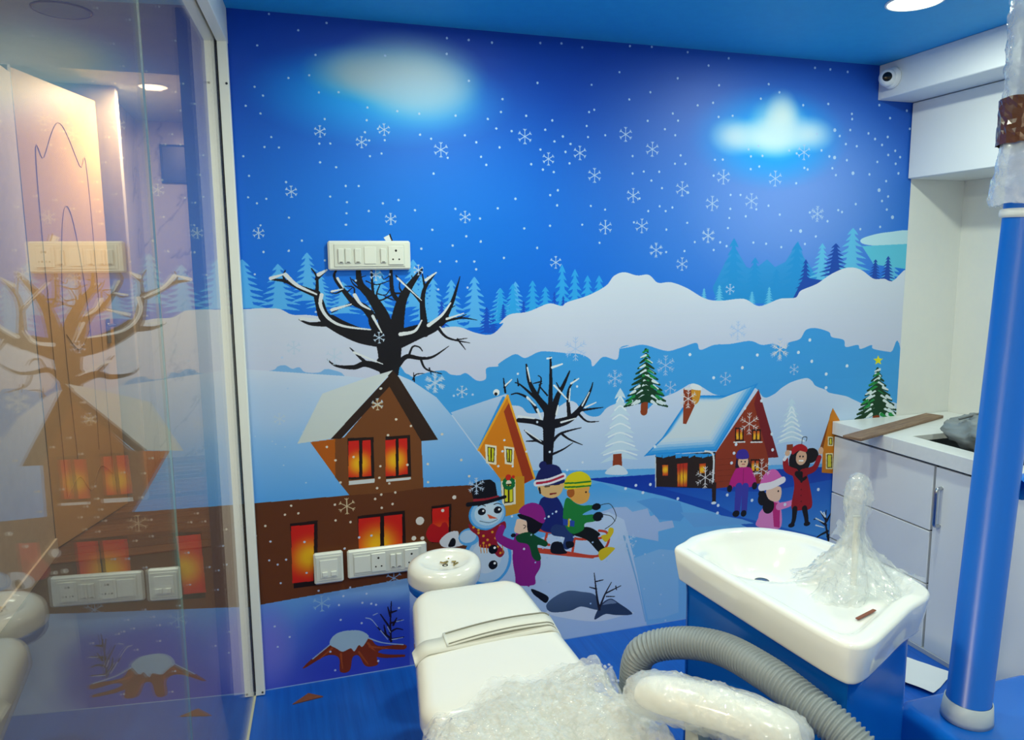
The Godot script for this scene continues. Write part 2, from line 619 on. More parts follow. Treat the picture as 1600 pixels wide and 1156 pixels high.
func mural_part_b() -> void:
	# green snowy firs
	_stroke([1623,1445,1621,1481], "8a3c18", 33.2, 33.2)
	_stroke([1625,1215,1616,1228], "0c3a20", 9.5, 6.0)
	_stroke([1625,1215,1635,1228], "0c3a20", 9.5, 6.0)
	_stroke([1634,1219,1611,1227], "1e8a44", 10.0, 4.8)
	_stroke([1626,1236,1608,1250], "0c3a20", 11.6, 6.0)
	_stroke([1626,1236,1644,1252], "0c3a20", 11.6, 6.0)
	_stroke([1635,1241,1612,1249], "1e8a44", 10.4, 4.8)
	_stroke([1625,1240,1602,1248], "d4e2ea", 10.3, 4.8)
	_stroke([1626,1256,1599,1272], "0c3a20", 13.6, 6.0)
	_stroke([1626,1256,1654,1275], "0c3a20", 13.6, 6.0)
	_stroke([1633,1262,1657,1273], "d4e2ea", 10.8, 4.8)
	_stroke([1626,1262,1649,1273], "1e8a44", 10.7, 4.8)
	_stroke([1626,1277,1590,1295], "0c3a20", 15.7, 6.0)
	_stroke([1626,1277,1664,1299], "0c3a20", 15.7, 6.0)
	_stroke([1616,1283,1640,1294], "1e8a44", 11.1, 4.8)
	_stroke([1619,1283,1595,1292], "1e8a44", 11.1, 4.8)
	_stroke([1621,1283,1598,1292], "d4e2ea", 11.1, 4.8)
	_stroke([1627,1298,1581,1317], "0c3a20", 17.8, 6.0)
	_stroke([1627,1298,1673,1322], "0c3a20", 17.8, 6.0)
	_stroke([1640,1306,1664,1318], "d4e2ea", 11.6, 4.8)
	_stroke([1638,1306,1661,1318], "1e8a44", 11.6, 4.8)
	_stroke([1625,1305,1601,1315], "d4e2ea", 11.5, 4.8)
	_stroke([1627,1319,1573,1340], "0c3a20", 19.8, 6.0)
	_stroke([1627,1319,1683,1346], "0c3a20", 19.8, 6.0)
	_stroke([1636,1328,1660,1340], "d4e2ea", 11.9, 4.8)
	_stroke([1650,1329,1674,1341], "1e8a44", 12.0, 4.8)
	_stroke([1624,1327,1648,1340], "d4e2ea", 11.9, 4.8)
	_stroke([1615,1327,1639,1339], "1e8a44", 11.9, 4.8)
	_stroke([1627,1339,1564,1362], "0c3a20", 21.9, 6.0)
	_stroke([1627,1339,1693,1370], "0c3a20", 21.9, 6.0)
	_stroke([1637,1350,1614,1360], "1e8a44", 12.3, 4.8)
	_stroke([1663,1351,1687,1364], "d4e2ea", 12.4, 4.9)
	_stroke([1620,1349,1644,1362], "d4e2ea", 12.3, 4.8)
	_stroke([1660,1351,1684,1364], "d4e2ea", 12.4, 4.8)
	_stroke([1628,1360,1555,1385], "0c3a20", 24.0, 6.0)
	_stroke([1628,1360,1703,1394], "0c3a20", 24.0, 6.0)
	_stroke([1663,1373,1687,1387], "d4e2ea", 12.8, 4.9)
	_stroke([1616,1370,1640,1384], "d4e2ea", 12.7, 4.8)
	_stroke([1628,1371,1651,1385], "d4e2ea", 12.7, 4.8)
	_stroke([1598,1369,1575,1380], "d4e2ea", 12.6, 4.8)
	_stroke([1655,1373,1678,1386], "1e8a44", 12.8, 4.8)
	_stroke([1628,1381,1546,1408], "0c3a20", 26.0, 6.0)
	_stroke([1628,1381,1713,1418], "0c3a20", 26.0, 6.0)
	_stroke([1577,1390,1554,1401], "d4e2ea", 13.0, 4.8)
	_stroke([1610,1392,1587,1403], "d4e2ea", 13.1, 4.8)
	_stroke([1637,1394,1614,1405], "d4e2ea", 13.1, 4.8)
	_stroke([1686,1397,1710,1411], "1e8a44", 13.3, 4.9)
	_stroke([1629,1393,1605,1404], "1e8a44", 13.1, 4.8)
	_stroke([1629,1402,1537,1430], "0c3a20", 28.1, 6.0)
	_stroke([1629,1402,1722,1442], "0c3a20", 28.1, 6.0)
	_stroke([1637,1416,1661,1430], "1e8a44", 13.5, 4.8)
	_stroke([1619,1414,1596,1426], "d4e2ea", 13.5, 4.8)
	_stroke([1613,1414,1590,1426], "d4e2ea", 13.5, 4.8)
	_stroke([1680,1418,1704,1433], "1e8a44", 13.6, 4.9)
	_stroke([1573,1412,1550,1423], "1e8a44", 13.4, 4.8)
	_stroke([1658,1417,1682,1432], "d4e2ea", 13.6, 4.9)
	_stroke([1629,1423,1529,1453], "0c3a20", 30.2, 6.0)
	_stroke([1629,1423,1732,1466], "0c3a20", 30.2, 6.0)
	_stroke([1597,1435,1573,1447], "d4e2ea", 13.8, 4.8)
	_stroke([1586,1434,1563,1447], "d4e2ea", 13.8, 4.8)
	_stroke([1563,1433,1540,1445], "d4e2ea", 13.7, 4.8)
	_stroke([1685,1441,1709,1456], "d4e2ea", 14.1, 4.9)
	_stroke([1657,1439,1681,1454], "d4e2ea", 14.0, 4.9)
	_stroke([1559,1433,1536,1445], "1e8a44", 13.7, 4.8)
	_stroke([1697,1442,1722,1457], "d4e2ea", 14.1, 4.9)
	_stroke([2851,1587,2850,1627], "8a3c18", 41.8, 41.8)
	_stroke([2842,1358,2831,1372], "0c3a20", 12.0, 7.5)
	_stroke([2842,1358,2855,1373], "0c3a20", 12.0, 7.5)
	_stroke([2856,1363,2828,1371], "d4e2ea", 12.5, 6.0)
	_stroke([2843,1378,2821,1394], "0c3a20", 14.5, 7.5)
	_stroke([2843,1378,2868,1397], "0c3a20", 14.5, 7.5)
	_stroke([2833,1383,2863,1395], "d4e2ea", 13.0, 6.0)
	_stroke([2851,1384,2823,1392], "1e8a44", 13.0, 6.0)
	_stroke([2845,1398,2811,1416], "0c3a20", 17.1, 7.5)
	_stroke([2845,1398,2882,1420], "0c3a20", 17.1, 7.5)
	_stroke([2858,1405,2829,1415], "1e8a44", 13.5, 6.0)
	_stroke([2854,1405,2825,1415], "d4e2ea", 13.5, 6.0)
	_stroke([2846,1419,2801,1438], "0c3a20", 19.7, 7.5)
	_stroke([2846,1419,2896,1444], "0c3a20", 19.7, 7.5)
	_stroke([2849,1426,2821,1436], "1e8a44", 14.0, 6.0)
	_stroke([2826,1425,2798,1435], "1e8a44", 13.9, 6.0)
	_stroke([2854,1427,2884,1440], "d4e2ea", 14.0, 6.0)
	_stroke([2848,1439,2790,1461], "0c3a20", 22.3, 7.5)
	_stroke([2848,1439,2910,1468], "0c3a20", 22.3, 7.5)
	_stroke([2843,1448,2815,1458], "1e8a44", 14.5, 6.0)
	_stroke([2881,1450,2912,1464], "d4e2ea", 14.6, 6.1)
	_stroke([2835,1447,2806,1457], "1e8a44", 14.4, 6.0)
	_stroke([2849,1460,2780,1483], "0c3a20", 24.9, 7.6)
	_stroke([2849,1460,2923,1492], "0c3a20", 24.9, 7.6)
	_stroke([2812,1467,2784,1478], "1e8a44", 14.9, 6.0)
	_stroke([2856,1470,2886,1484], "1e8a44", 15.0, 6.1)
	_stroke([2810,1467,2782,1478], "d4e2ea", 14.9, 6.0)
	_stroke([2835,1469,2807,1479], "d4e2ea", 14.9, 6.0)
	_stroke([2851,1480,2770,1505], "0c3a20", 27.5, 7.6)
	_stroke([2851,1480,2937,1516], "0c3a20", 27.5, 7.6)
	_stroke([2814,1489,2786,1500], "d4e2ea", 15.4, 6.0)
	_stroke([2875,1492,2905,1508], "d4e2ea", 15.5, 6.1)
	_stroke([2905,1494,2936,1510], "d4e2ea", 15.6, 6.1)
	_stroke([2831,1490,2803,1501], "d4e2ea", 15.4, 6.0)
	_stroke([2852,1501,2760,1527], "0c3a20", 30.1, 7.6)
	_stroke([2852,1501,2951,1540], "0c3a20", 30.1, 7.6)
	_stroke([2794,1509,2766,1521], "d4e2ea", 15.8, 6.0)
	_stroke([2828,1511,2800,1523], "d4e2ea", 15.9, 6.0)
	_stroke([2891,1515,2922,1531], "d4e2ea", 16.1, 6.1)
	_stroke([2793,1509,2765,1521], "1e8a44", 15.8, 6.0)
	_stroke([2827,1511,2799,1523], "1e8a44", 15.9, 6.0)
	_stroke([2854,1521,2750,1549], "0c3a20", 32.7, 7.6)
	_stroke([2854,1521,2965,1564], "0c3a20", 32.7, 7.6)
	_stroke([2822,1532,2793,1545], "d4e2ea", 16.4, 6.0)
	_stroke([2805,1531,2777,1544], "1e8a44", 16.3, 6.0)
	_stroke([2917,1539,2949,1555], "d4e2ea", 16.7, 6.1)
	_stroke([2929,1539,2960,1556], "d4e2ea", 16.7, 6.1)
	_stroke([2912,1538,2944,1555], "d4e2ea", 16.6, 6.1)
	_stroke([2855,1542,2740,1571], "0c3a20", 35.3, 7.6)
	_stroke([2855,1542,2979,1588], "0c3a20", 35.3, 7.6)
	_stroke([2900,1559,2931,1576], "d4e2ea", 17.1, 6.1)
	_stroke([2871,1557,2843,1570], "1e8a44", 17.0, 6.1)
	_stroke([2814,1553,2785,1566], "d4e2ea", 16.8, 6.0)
	_stroke([2922,1561,2953,1578], "d4e2ea", 17.2, 6.1)
	_stroke([2839,1555,2811,1568], "d4e2ea", 16.9, 6.1)
	_stroke([2902,1559,2933,1576], "d4e2ea", 17.1, 6.1)
	_stroke([2857,1562,2729,1594], "0c3a20", 38.0, 7.6)
	_stroke([2857,1562,2993,1613], "0c3a20", 38.0, 7.6)
	_stroke([2913,1582,2944,1600], "d4e2ea", 17.6, 6.1)
	_stroke([2877,1579,2908,1597], "d4e2ea", 17.5, 6.1)
	_stroke([2822,1576,2794,1589], "d4e2ea", 17.4, 6.0)
	_stroke([2945,1584,2976,1602], "1e8a44", 17.7, 6.2)
	_stroke([2948,1584,2980,1602], "d4e2ea", 17.8, 6.2)
	_stroke([2880,1580,2911,1597], "1e8a44", 17.5, 6.1)
	_stroke([2932,1583,2963,1601], "1e8a44", 17.7, 6.2)
	_poly([2841,1295,2850,1311,2871,1313,2855,1323,2862,1340,2844,1330,2827,1338,2831,1322,2814,1311,2835,1311], "e0dc20", "", false)


func mural_part_c() -> void:
	# big bare tree
	_stroke([546,1291,552,1204,551,1131], "0c0a14", 63.0, 99.5)
	_stroke([518,1129,448,1114,385,1085,342,1058], "0c0a14", 62.1, 49.1)
	_stroke([348,1065,318,1038,304,987,296,955], "0c0a14", 45.2, 25.1)
	_stroke([296,958,242,935,189,909,144,903], "0c0a14", 24.7, 6.2)
	_stroke([296,961,299,898,282,866], "0c0a14", 13.6, 4.3)
	_stroke([298,904,331,873], "0c0a14", 12.3, 7.4)
	_stroke([189,912,184,890,191,872], "0c0a14", 9.6, 3.6)
	_stroke([360,1065,291,1066,261,1062,231,1048], "0c0a14", 26.5, 3.8)
	_stroke([495,1050,464,1010,427,990,390,944,361,899,368,873], "0c0a14", 31.1, 6.5)
	_stroke([420,996,381,1008,346,1026], "0c0a14", 10.2, 3.2)
	_stroke([427,990,429,938,397,931], "0c0a14", 7.6, 3.2)
	_stroke([539,1117,534,1051,491,972,454,926,447,868], "0c0a14", 55.8, 15.8)
	_stroke([519,1103,494,1069,489,1030], "0c0a14", 39.2, 19.6)
	_stroke([575,1125,598,1007,630,942,675,883,682,870], "0c0a14", 59.6, 9.3)
	_stroke([595,993,570,954,567,869], "0c0a14", 17.2, 11.9)
	_stroke([498,965,495,875], "0c0a14", 10.3, 7.8)
	_stroke([492,959,523,985,576,960], "0c0a14", 6.4, 5.2)
	_stroke([454,932,423,906], "0c0a14", 8.9, 2.6)
	_stroke([474,913,512,927,558,914], "0c0a14", 4.5, 3.2)
	_stroke([543,973,576,986], "0c0a14", 5.2, 2.6)
	_stroke([570,960,623,961], "0c0a14", 7.9, 3.9)
	_stroke([571,1138,652,1111,720,1090,769,1058], "0c0a14", 72.8, 29.1)
	_stroke([762,1064,797,998,820,932,829,902], "0c0a14", 23.3, 2.7)
	_stroke([689,1113,684,1049,682,995,693,943,732,889], "0c0a14", 31.2, 6.1)
	_stroke([693,943,684,890], "0c0a14", 9.4, 4.0)
	_stroke([682,1002,649,962,585,895], "0c0a14", 12.1, 4.7)
	_stroke([755,1071,831,1060,894,1070], "0c0a14", 13.7, 1.4)
	_stroke([817,1061,852,1047], "0c0a14", 6.3, 2.1)
	_stroke([734,1084,774,1133,864,1158], "0c0a14", 12.3, 2.1)
	_stroke([815,1141,846,1183], "0c0a14", 7.0, 2.1)
	_stroke([808,1144,854,1139], "0c0a14", 5.6, 2.1)
	_stroke([581,1232,616,1200,669,1209,717,1205,780,1167], "0c0a14", 21.3, 2.0)
	_stroke([622,1204,640,1164,664,1165,677,1181], "0c0a14", 9.4, 3.4)
	_stroke([669,1209,689,1251,750,1273], "0c0a14", 9.5, 2.7)
	_stroke([702,1248,709,1273], "0c0a14", 5.5, 2.1)
	_stroke([528,1243,463,1220,417,1231,354,1222,323,1197], "0c0a14", 31.6, 2.6)
	_stroke([463,1216,432,1185,407,1158], "0c0a14", 13.0, 3.2)
	_stroke([522,1216,528,1243], "0c0a14", 39.4, 39.4)
	_stroke([466,952,429,925,417,899], "0c0a14", 7.7, 2.6)
	_stroke([519,1018,511,965,525,927], "0c0a14", 9.1, 3.3)
	_stroke([616,968,597,941,601,908], "0c0a14", 8.0, 2.7)
	_stroke([390,944,365,956,343,952], "0c0a14", 6.9, 2.5)
	_stroke([399,957,422,938], "0c0a14", 5.1, 2.5)
	_stroke([511,959,543,966,564,940], "0c0a14", 4.5, 2.6)
	_stroke([562,895,539,908,533,895], "0c0a14", 3.9, 2.0)
	_stroke([650,919,644,896], "0c0a14", 4.7, 2.7)
	_stroke([711,917,704,897], "0c0a14", 5.4, 2.7)
	_stroke([783,1025,808,1012], "0c0a14", 4.8, 2.1)
	_stroke([452,900,475,894], "0c0a14", 4.5, 1.9)
	_stroke([637,1289,651,1270,682,1268], "0c0a14", 5.4, 2.0)
	_stroke([643,1296,641,1262], "0c0a14", 5.4, 2.0)
	_stroke([313,961,308,999,333,1045,385,1076,484,1093], "d8dee6", 14.1, 5.2)
	_stroke([191,887,230,925,295,958], "d8dee6", 16.0, 5.9)
	_stroke([140,899,184,885], "d8dee6", 12.4, 4.6)
	_stroke([305,888,336,871], "d8dee6", 14.1, 5.2)
	_stroke([431,964,452,997,486,1018], "d8dee6", 14.5, 5.3)
	_stroke([372,902,391,937], "d8dee6", 9.5, 3.5)
	_stroke([595,1114,649,1104,677,1065], "d8dee6", 15.1, 5.6)
	_stroke([703,1084,755,1047,791,1001], "d8dee6", 14.2, 5.2)
	_stroke([697,913,738,885], "d8dee6", 11.5, 4.2)
	_stroke([591,905,679,989], "d8dee6", 7.5, 2.8)
	_stroke([774,1062,842,1042], "d8dee6", 9.2, 3.4)
	_stroke([347,1016,417,997], "d8dee6", 11.9, 4.4)
	_stroke([237,1045,298,1050], "d8dee6", 12.8, 4.7)
	_stroke([420,1175,525,1224], "d8dee6", 8.5, 3.1)
	_stroke([494,1043,525,1105], "d8dee6", 11.1, 4.1)
	_stroke([349,949,390,941], "d8dee6", 8.3, 3.1)
	_stroke([747,1091,774,1119], "d8dee6", 5.2, 1.9)
	_poly([568,741,577,767,563,770,547,762], "0c0a14", "", false)
	_poly([543,755,564,745,572,767,553,770], "e0e6ea", "", false)
	# large brown house
	_poly([39,1219,127,1230,393,1263,461,1274,587,1270,631,1292,727,1363,786,1439,892,1596,985,1723,855,1727,666,1718,382,1719,-31,1712,-14,1217], "ccd8ee", "56a4ee", false)
	_soft(132, 1372, 155, 111, "b8cdf0", 0.5)
	_poly([-42,1712,41,1714,382,1719,666,1717,855,1727,917,1744,910,2060,601,2079,38,2106,-63,2113], "5e3014", "663415", false)
	_poly([548,1300,664,1530,667,1719,528,1725,383,1719,332,1642,338,1497,372,1494], "70401c", "", false)
	_poly([249,1502,339,1497,334,1643], "ac560a", "", false)
	_poly([563,1249,461,1274,300,1323,203,1504,326,1495], "ccd6dc", "c6d0d2", false)
	_poly([563,1254,323,1496,360,1498,549,1309], "2a1810", "", false)
	_poly([562,1248,584,1277,730,1532,664,1532,545,1306], "2e1c12", "", false)
	_poly([384,1498,481,1501,479,1661,383,1658], "1c0b06", "", false)
	_glow([387,1509,427,1510,422,1652,382,1649], "e8b014", "c81c10", 424, 1599, 72)
	_glow([439,1511,470,1511,468,1652,434,1651], "e8b014", "c81c10", 424, 1599, 72)
	_poly([383,1664,480,1664,479,1680,382,1679], "ccd2d6", "", false)
	_poly([526,1503,620,1504,620,1667,523,1667], "1c0b06", "", false)
	_glow([525,1517,565,1516,561,1660,522,1659], "e8b014", "c81c10", 561, 1598, 74)
	_glow([576,1515,609,1515,607,1657,572,1659], "e8b014", "c81c10", 561, 1598, 74)
	_poly([523,1671,619,1671,619,1680,523,1681], "ccd2d6", "", false)
	_poly([162,1806,262,1804,251,2059,164,2060], "1c0b06", "", false)
	_glow([165,1816,249,1817,237,2040,160,2039], "e8b014", "c81c10", 227, 1942, 105)
	_poly([411,1805,592,1802,592,1990,410,1980], "1c0b06", "", false)
	_glow([413,1816,496,1815,491,1970,409,1970], "e8b014", "c81c10", 483, 1928, 118)
	_glow([511,1815,581,1815,578,1975,506,1971], "e8b014", "c81c10", 483, 1928, 118)
	_poly([697,1797,778,1795,770,1950,695,1948], "1c0b06", "", false)
	_glow([700,1807,768,1806,763,1943,696,1941], "e8b014", "c81c10", 734, 1946, 104)
	_dot(650, 1851, 16.6, 16.6, "d8d4d0")
	_dot(624, 1919, 9.3, 9.3, "d8d4d0")
	_dot(658, 1923, 8.0, 8.0, "d8d4d0")
	_dot(790, 1770, 8.2, 8.2, "d8d4d0")
	_dot(742, 1819, 6.8, 6.8, "d8d4d0")
	_poly([676,1896,696,1869,728,1885,740,1870,756,1872,764,1906,751,1946,694,1943,675,1920], "b01418", "", true)
	_poly([727,1943,760,1914,800,1911,808,1936,840,1965,791,1976,742,1970], "d8dce4", "", true)
	_poly([767,1952,779,1937,791,1947,787,1971,762,1971], "101014", "", true)


func mural_part_d() -> void:
	# orange house
	_poly([782,1427,1006,1368,1023,1375,892,1587], "b4ccee", "7cb2e6", false)
	_stroke([998,1383,898,1568], "2a90e0", 11.6, 6.6)
	_poly([1015,1372,1127,1727,1084,1743,1083,1861,991,1874,982,1715,892,1587], "d67e12", "", false)
	_poly([1021,1403,1125,1724,1085,1743,999,1438], "9c3614", "", false)
	_stroke([892,1587,1015,1374], "eaa62a", 8.2, 8.2)
	_stroke([1015,1374,1127,1725], "eaa62a", 8.3, 8.3)
	_poly([982,1706,1083,1712,1083,1861,992,1874], "c88c1e", "", false)
	_poly([919,1565,968,1576,965,1654,922,1643], "e6e0c8", "", false)
	_poly([929,1576,960,1583,956,1643,931,1637], "3a2a08", "", false)
	_poly([932,1580,942,1582,941,1637,934,1633], "d2d020", "", false)
	_poly([947,1583,956,1586,953,1639,946,1637], "d2d020", "", false)
	_poly([998,1579,1041,1589,1038,1662,1001,1653], "e6e0c8", "", false)
	_poly([1007,1590,1033,1595,1030,1651,1009,1646], "3a2a08", "", false)
	_poly([1011,1594,1018,1596,1017,1645,1013,1642], "d2d020", "", false)
	_poly([1023,1597,1030,1599,1027,1647,1022,1646], "d2d020", "", false)
	_poly([984,1723,1046,1723,1045,1826,988,1828], "e6e0c8", "", false)
	_poly([994,1737,1036,1737,1036,1816,996,1818], "3a2a08", "", false)
	_poly([999,1741,1012,1741,1012,1811,1000,1812], "d8d428", "", false)
	_poly([1019,1743,1033,1743,1032,1813,1020,1814], "d8d428", "", false)
	_dot(1036, 1737, 8.2, 8.2, "0e6a34")
	_dot(1034, 1747, 8.2, 8.2, "0e6a34")
	_dot(1026, 1754, 8.2, 8.2, "0e6a34")
	_dot(1017, 1756, 8.2, 8.2, "0e6a34")
	_dot(1007, 1752, 8.1, 8.1, "0e6a34")
	_dot(1000, 1743, 8.1, 8.1, "0e6a34")
	_dot(997, 1733, 8.1, 8.1, "0e6a34")
	_dot(1000, 1723, 8.1, 8.1, "0e6a34")
	_dot(1007, 1716, 8.1, 8.1, "0e6a34")
	_dot(1017, 1714, 8.1, 8.1, "0e6a34")
	_dot(1027, 1718, 8.2, 8.2, "0e6a34")
	_dot(1034, 1726, 8.2, 8.2, "0e6a34")
	_dot(1015, 1710, 12.2, 12.2, "c82818")
	_dot(1036, 1710, 6.8, 6.8, "c82818")
	_dot(969, 1359, 13.2, 13.2, "e8ecf0")
	_dot(967, 1365, 6.6, 6.6, "0c0a14")
	# small bare tree
	_stroke([1185,1675,1189,1575,1192,1500], "0c0a14", 38.4, 54.1)
	_stroke([1183,1508,1123,1487,1060,1478], "0c0a14", 29.4, 17.3)
	_stroke([1179,1508,1184,1450,1141,1390,1107,1323,1095,1254], "0c0a14", 38.1, 6.9)
	_stroke([1192,1500,1227,1395,1253,1348,1281,1290], "0c0a14", 38.2, 5.2)
	_stroke([1196,1459,1199,1328,1198,1231], "0c0a14", 22.5, 7.8)
	_stroke([1205,1506,1279,1490,1332,1444,1372,1379,1384,1343], "0c0a14", 40.0, 3.5)
	_stroke([1324,1456,1431,1450], "0c0a14", 11.6, 1.8)
	_stroke([1319,1468,1359,1504,1412,1508], "0c0a14", 10.7, 2.7)
	_stroke([1279,1473,1275,1374,1305,1326], "0c0a14", 17.6, 5.3)
	_stroke([1149,1407,1073,1337,1048,1324], "0c0a14", 13.7, 4.3)
	_stroke([1141,1447,1107,1396,1061,1369,1031,1371], "0c0a14", 15.4, 4.3)
	_stroke([1174,1584,1123,1557,1085,1521], "0c0a14", 17.4, 3.5)
	_stroke([1140,1569,1093,1567], "0c0a14", 8.6, 3.4)
	_stroke([1205,1578,1244,1546,1333,1529], "0c0a14", 14.0, 2.6)
	_stroke([1244,1546,1280,1574,1338,1602], "0c0a14", 10.5, 2.6)
	_stroke([1205,1631,1253,1614,1296,1590], "0c0a14", 10.5, 2.6)
	_stroke([1244,1372,1223,1334], "0c0a14", 7.8, 3.5)
	_stroke([1141,1382,1158,1318,1145,1301], "0c0a14", 10.2, 3.4)
	_stroke([1158,1326,1124,1332], "0c0a14", 6.8, 3.4)
	_stroke([1184,1384,1150,1342,1162,1334], "0c0a14", 6.9, 3.4)
	_stroke([1006,1361,999,1305], "0c0a14", 8.3, 4.2)
	_stroke([1002,1341,1032,1312], "0c0a14", 8.3, 3.3)
	_stroke([1061,1337,1057,1308], "0c0a14", 6.7, 2.5)
	_stroke([1060,1462,1128,1475], "dfe6ee", 10.1, 6.1)
	_stroke([1099,1266,1111,1323], "dfe6ee", 6.7, 4.0)
	_stroke([1098,1387,1132,1422], "dfe6ee", 10.2, 6.1)
	_stroke([1205,1271,1249,1259], "dfe6ee", 10.3, 6.2)
	_stroke([1184,1234,1203,1231], "dfe6ee", 7.7, 4.6)
	_stroke([1214,1345,1271,1406], "dfe6ee", 8.6, 5.2)
	_stroke([1279,1415,1284,1362], "dfe6ee", 7.0, 4.2)
	_stroke([1288,1341,1321,1323], "dfe6ee", 8.8, 5.3)
	_stroke([1244,1500,1306,1488], "dfe6ee", 8.8, 5.3)
	_stroke([1350,1445,1399,1427], "dfe6ee", 8.0, 4.8)
	_stroke([1337,1436,1368,1383], "dfe6ee", 7.1, 4.3)
	_stroke([1089,1522,1157,1573], "dfe6ee", 6.0, 3.6)
	_stroke([1223,1465,1231,1429], "dfe6ee", 8.7, 5.2)
	_stroke([1141,1439,1158,1481], "dfe6ee", 10.3, 6.2)
	_stroke([1007,1333,1033,1311], "dfe6ee", 7.5, 4.5)
	# red brown house with snowy roof
	_poly([2186,1390,2164,1419,1982,1682,1679,1674,1624,1676,1711,1601,1805,1477,1882,1427,2022,1436], "1a8ee2", "", false)
	_poly([2169,1400,2149,1428,1977,1675,1692,1667,1641,1668,1722,1598,1811,1481,1883,1435,2015,1443], "3a9ee6", "", false)
	_poly([2149,1406,2130,1432,1970,1662,1703,1656,1655,1657,1731,1591,1814,1482,1882,1438,2005,1446], "6ab2ea", "", false)
	_poly([2129,1412,2112,1436,1963,1650,1714,1644,1669,1646,1741,1585,1818,1482,1881,1442,1996,1449], "96c6ee", "", false)
	_poly([2110,1418,2093,1440,1955,1638,1725,1633,1684,1634,1750,1578,1821,1483,1880,1445,1986,1452], "b8d4ee", "", false)
	_poly([2090,1423,2075,1444,1948,1627,1736,1622,1698,1623,1759,1571,1825,1483,1879,1449,1976,1455], "c8dcec", "", false)
	_poly([2065,1432,2052,1450,1940,1612,1752,1608,1718,1609,1772,1563,1830,1485,1878,1455,1965,1460], "d0dee8", "", false)
	_poly([2187,1421,2306,1740,2254,1737,2257,1854,1975,1855,1975,1693], "8e341c", "", false)
	_poly([2187,1416,2308,1740,2254,1739,2167,1483], "741a20", "", false)
	_poly([1679,1678,1976,1687,1977,1855,1682,1816], "2a1b16", "", false)
	_poly([1679,1671,1712,1672,1711,1689,1682,1683], "2a96e4", "", false)
	_poly([1711,1673,1744,1674,1743,1687,1714,1693], "2a96e4", "", false)
	_poly([1742,1676,1777,1677,1775,1684,1746,1689], "2a96e4", "", false)
	_poly([1775,1679,1809,1680,1807,1698,1778,1699], "2a96e4", "", false)
	_poly([1807,1682,1842,1683,1840,1695,1810,1694], "2a96e4", "", false)
	_poly([1840,1684,1874,1686,1873,1693,1843,1704], "2a96e4", "", false)
	_poly([1872,1687,1907,1689,1906,1706,1876,1700], "2a96e4", "", false)
	_poly([1905,1690,1940,1691,1939,1704,1909,1710], "2a96e4", "", false)
	_poly([1939,1693,1974,1694,1972,1701,1942,1706], "2a96e4", "", false)
	_stroke([1680,1687,1683,1818], "d0d8e0", 4.8, 4.8)
	_glow([1713,1723,1741,1724,1742,1772,1716,1771], "f0c020", "c8401a", 1728, 1744, 28)
	_glow([1785,1724,1837,1725,1838,1832,1790,1827], "f0b820", "b8301a", 1815, 1788, 51)
	_stroke([1799,1726,1802,1828], "7a2010", 3.0, 3.0)
	_stroke([1816,1727,1819,1830], "7a2010", 3.0, 3.0)
	_glow([1896,1734,1929,1734,1930,1779,1899,1778], "f0c020", "c8401a", 1911, 1761, 29)
	_poly([2073,1585,2117,1588,2120,1650,2075,1647], "2c120c", "", false)
	_glow([2079,1592,2092,1593,2094,1641,2081,1640], "f0b428", "c03c1c", 2087, 1624, 33)
	_glow([2099,1594,2111,1595,2113,1642,2100,1641], "f0b428", "c03c1c", 2106, 1625, 33)
	_stroke([2069,1651,2126,1654], "d8dce0", 6.2, 6.2)
	_poly([2161,1599,2208,1602,2210,1657,2164,1654], "2c120c", "", false)
	_glow([2168,1606,2182,1608,2183,1648,2170,1647], "f0b428", "c03c1c", 2176, 1635, 34)
	_glow([2188,1608,2202,1609,2203,1650,2190,1648], "f0b428", "c03c1c", 2196, 1636, 34)
	_stroke([2158,1658,2217,1662], "d8dce0", 6.3, 6.3)
	_poly([2159,1736,2210,1741,2212,1803,2161,1798], "2c120c", "", false)
	_glow([2165,1744,2181,1745,2183,1793,2167,1791], "f0b428", "c03c1c", 2175, 1776, 34)
	_glow([2188,1746,2204,1747,2206,1795,2190,1794], "f0b428", "c03c1c", 2197, 1778, 34)
	_stroke([2155,1802,2219,1807], "d8dce0", 6.3, 6.3)
	_stroke([1981,1722,2073,1725], "7a2c18", 2.0, 2.0)
	_stroke([1982,1748,2074,1751], "7a2c18", 2.0, 2.0)
	_stroke([1983,1773,2075,1776], "7a2c18", 2.0, 2.0)
	_stroke([1983,1799,2076,1802], "7a2c18", 2.0, 2.0)
	_stroke([1984,1825,2077,1828], "7a2c18", 2.0, 2.0)
	_stroke([1924,1679,1966,1703,1967,1830], "d8dee4", 9.1, 9.1)
	_poly([1962,1825,1986,1827,1985,1919,1967,1917], "2c1a18", "", false)
	_dot(1975, 1921, 13.2, 6.6, "d8e4f0")
	_poly([1809,1394,1849,1390,1865,1472,1826,1550,1810,1547], "8e3a1c", "", false)
	_poly([1848,1401,1891,1399,1886,1451,1861,1463], "d0902a", "", true)
	_poly([1845,1396,1849,1373,1892,1386,1895,1405], "e0e8f0", "", true)
	_poly([1809,1398,1822,1389,1849,1390,1848,1402], "d8dce4", "", false)


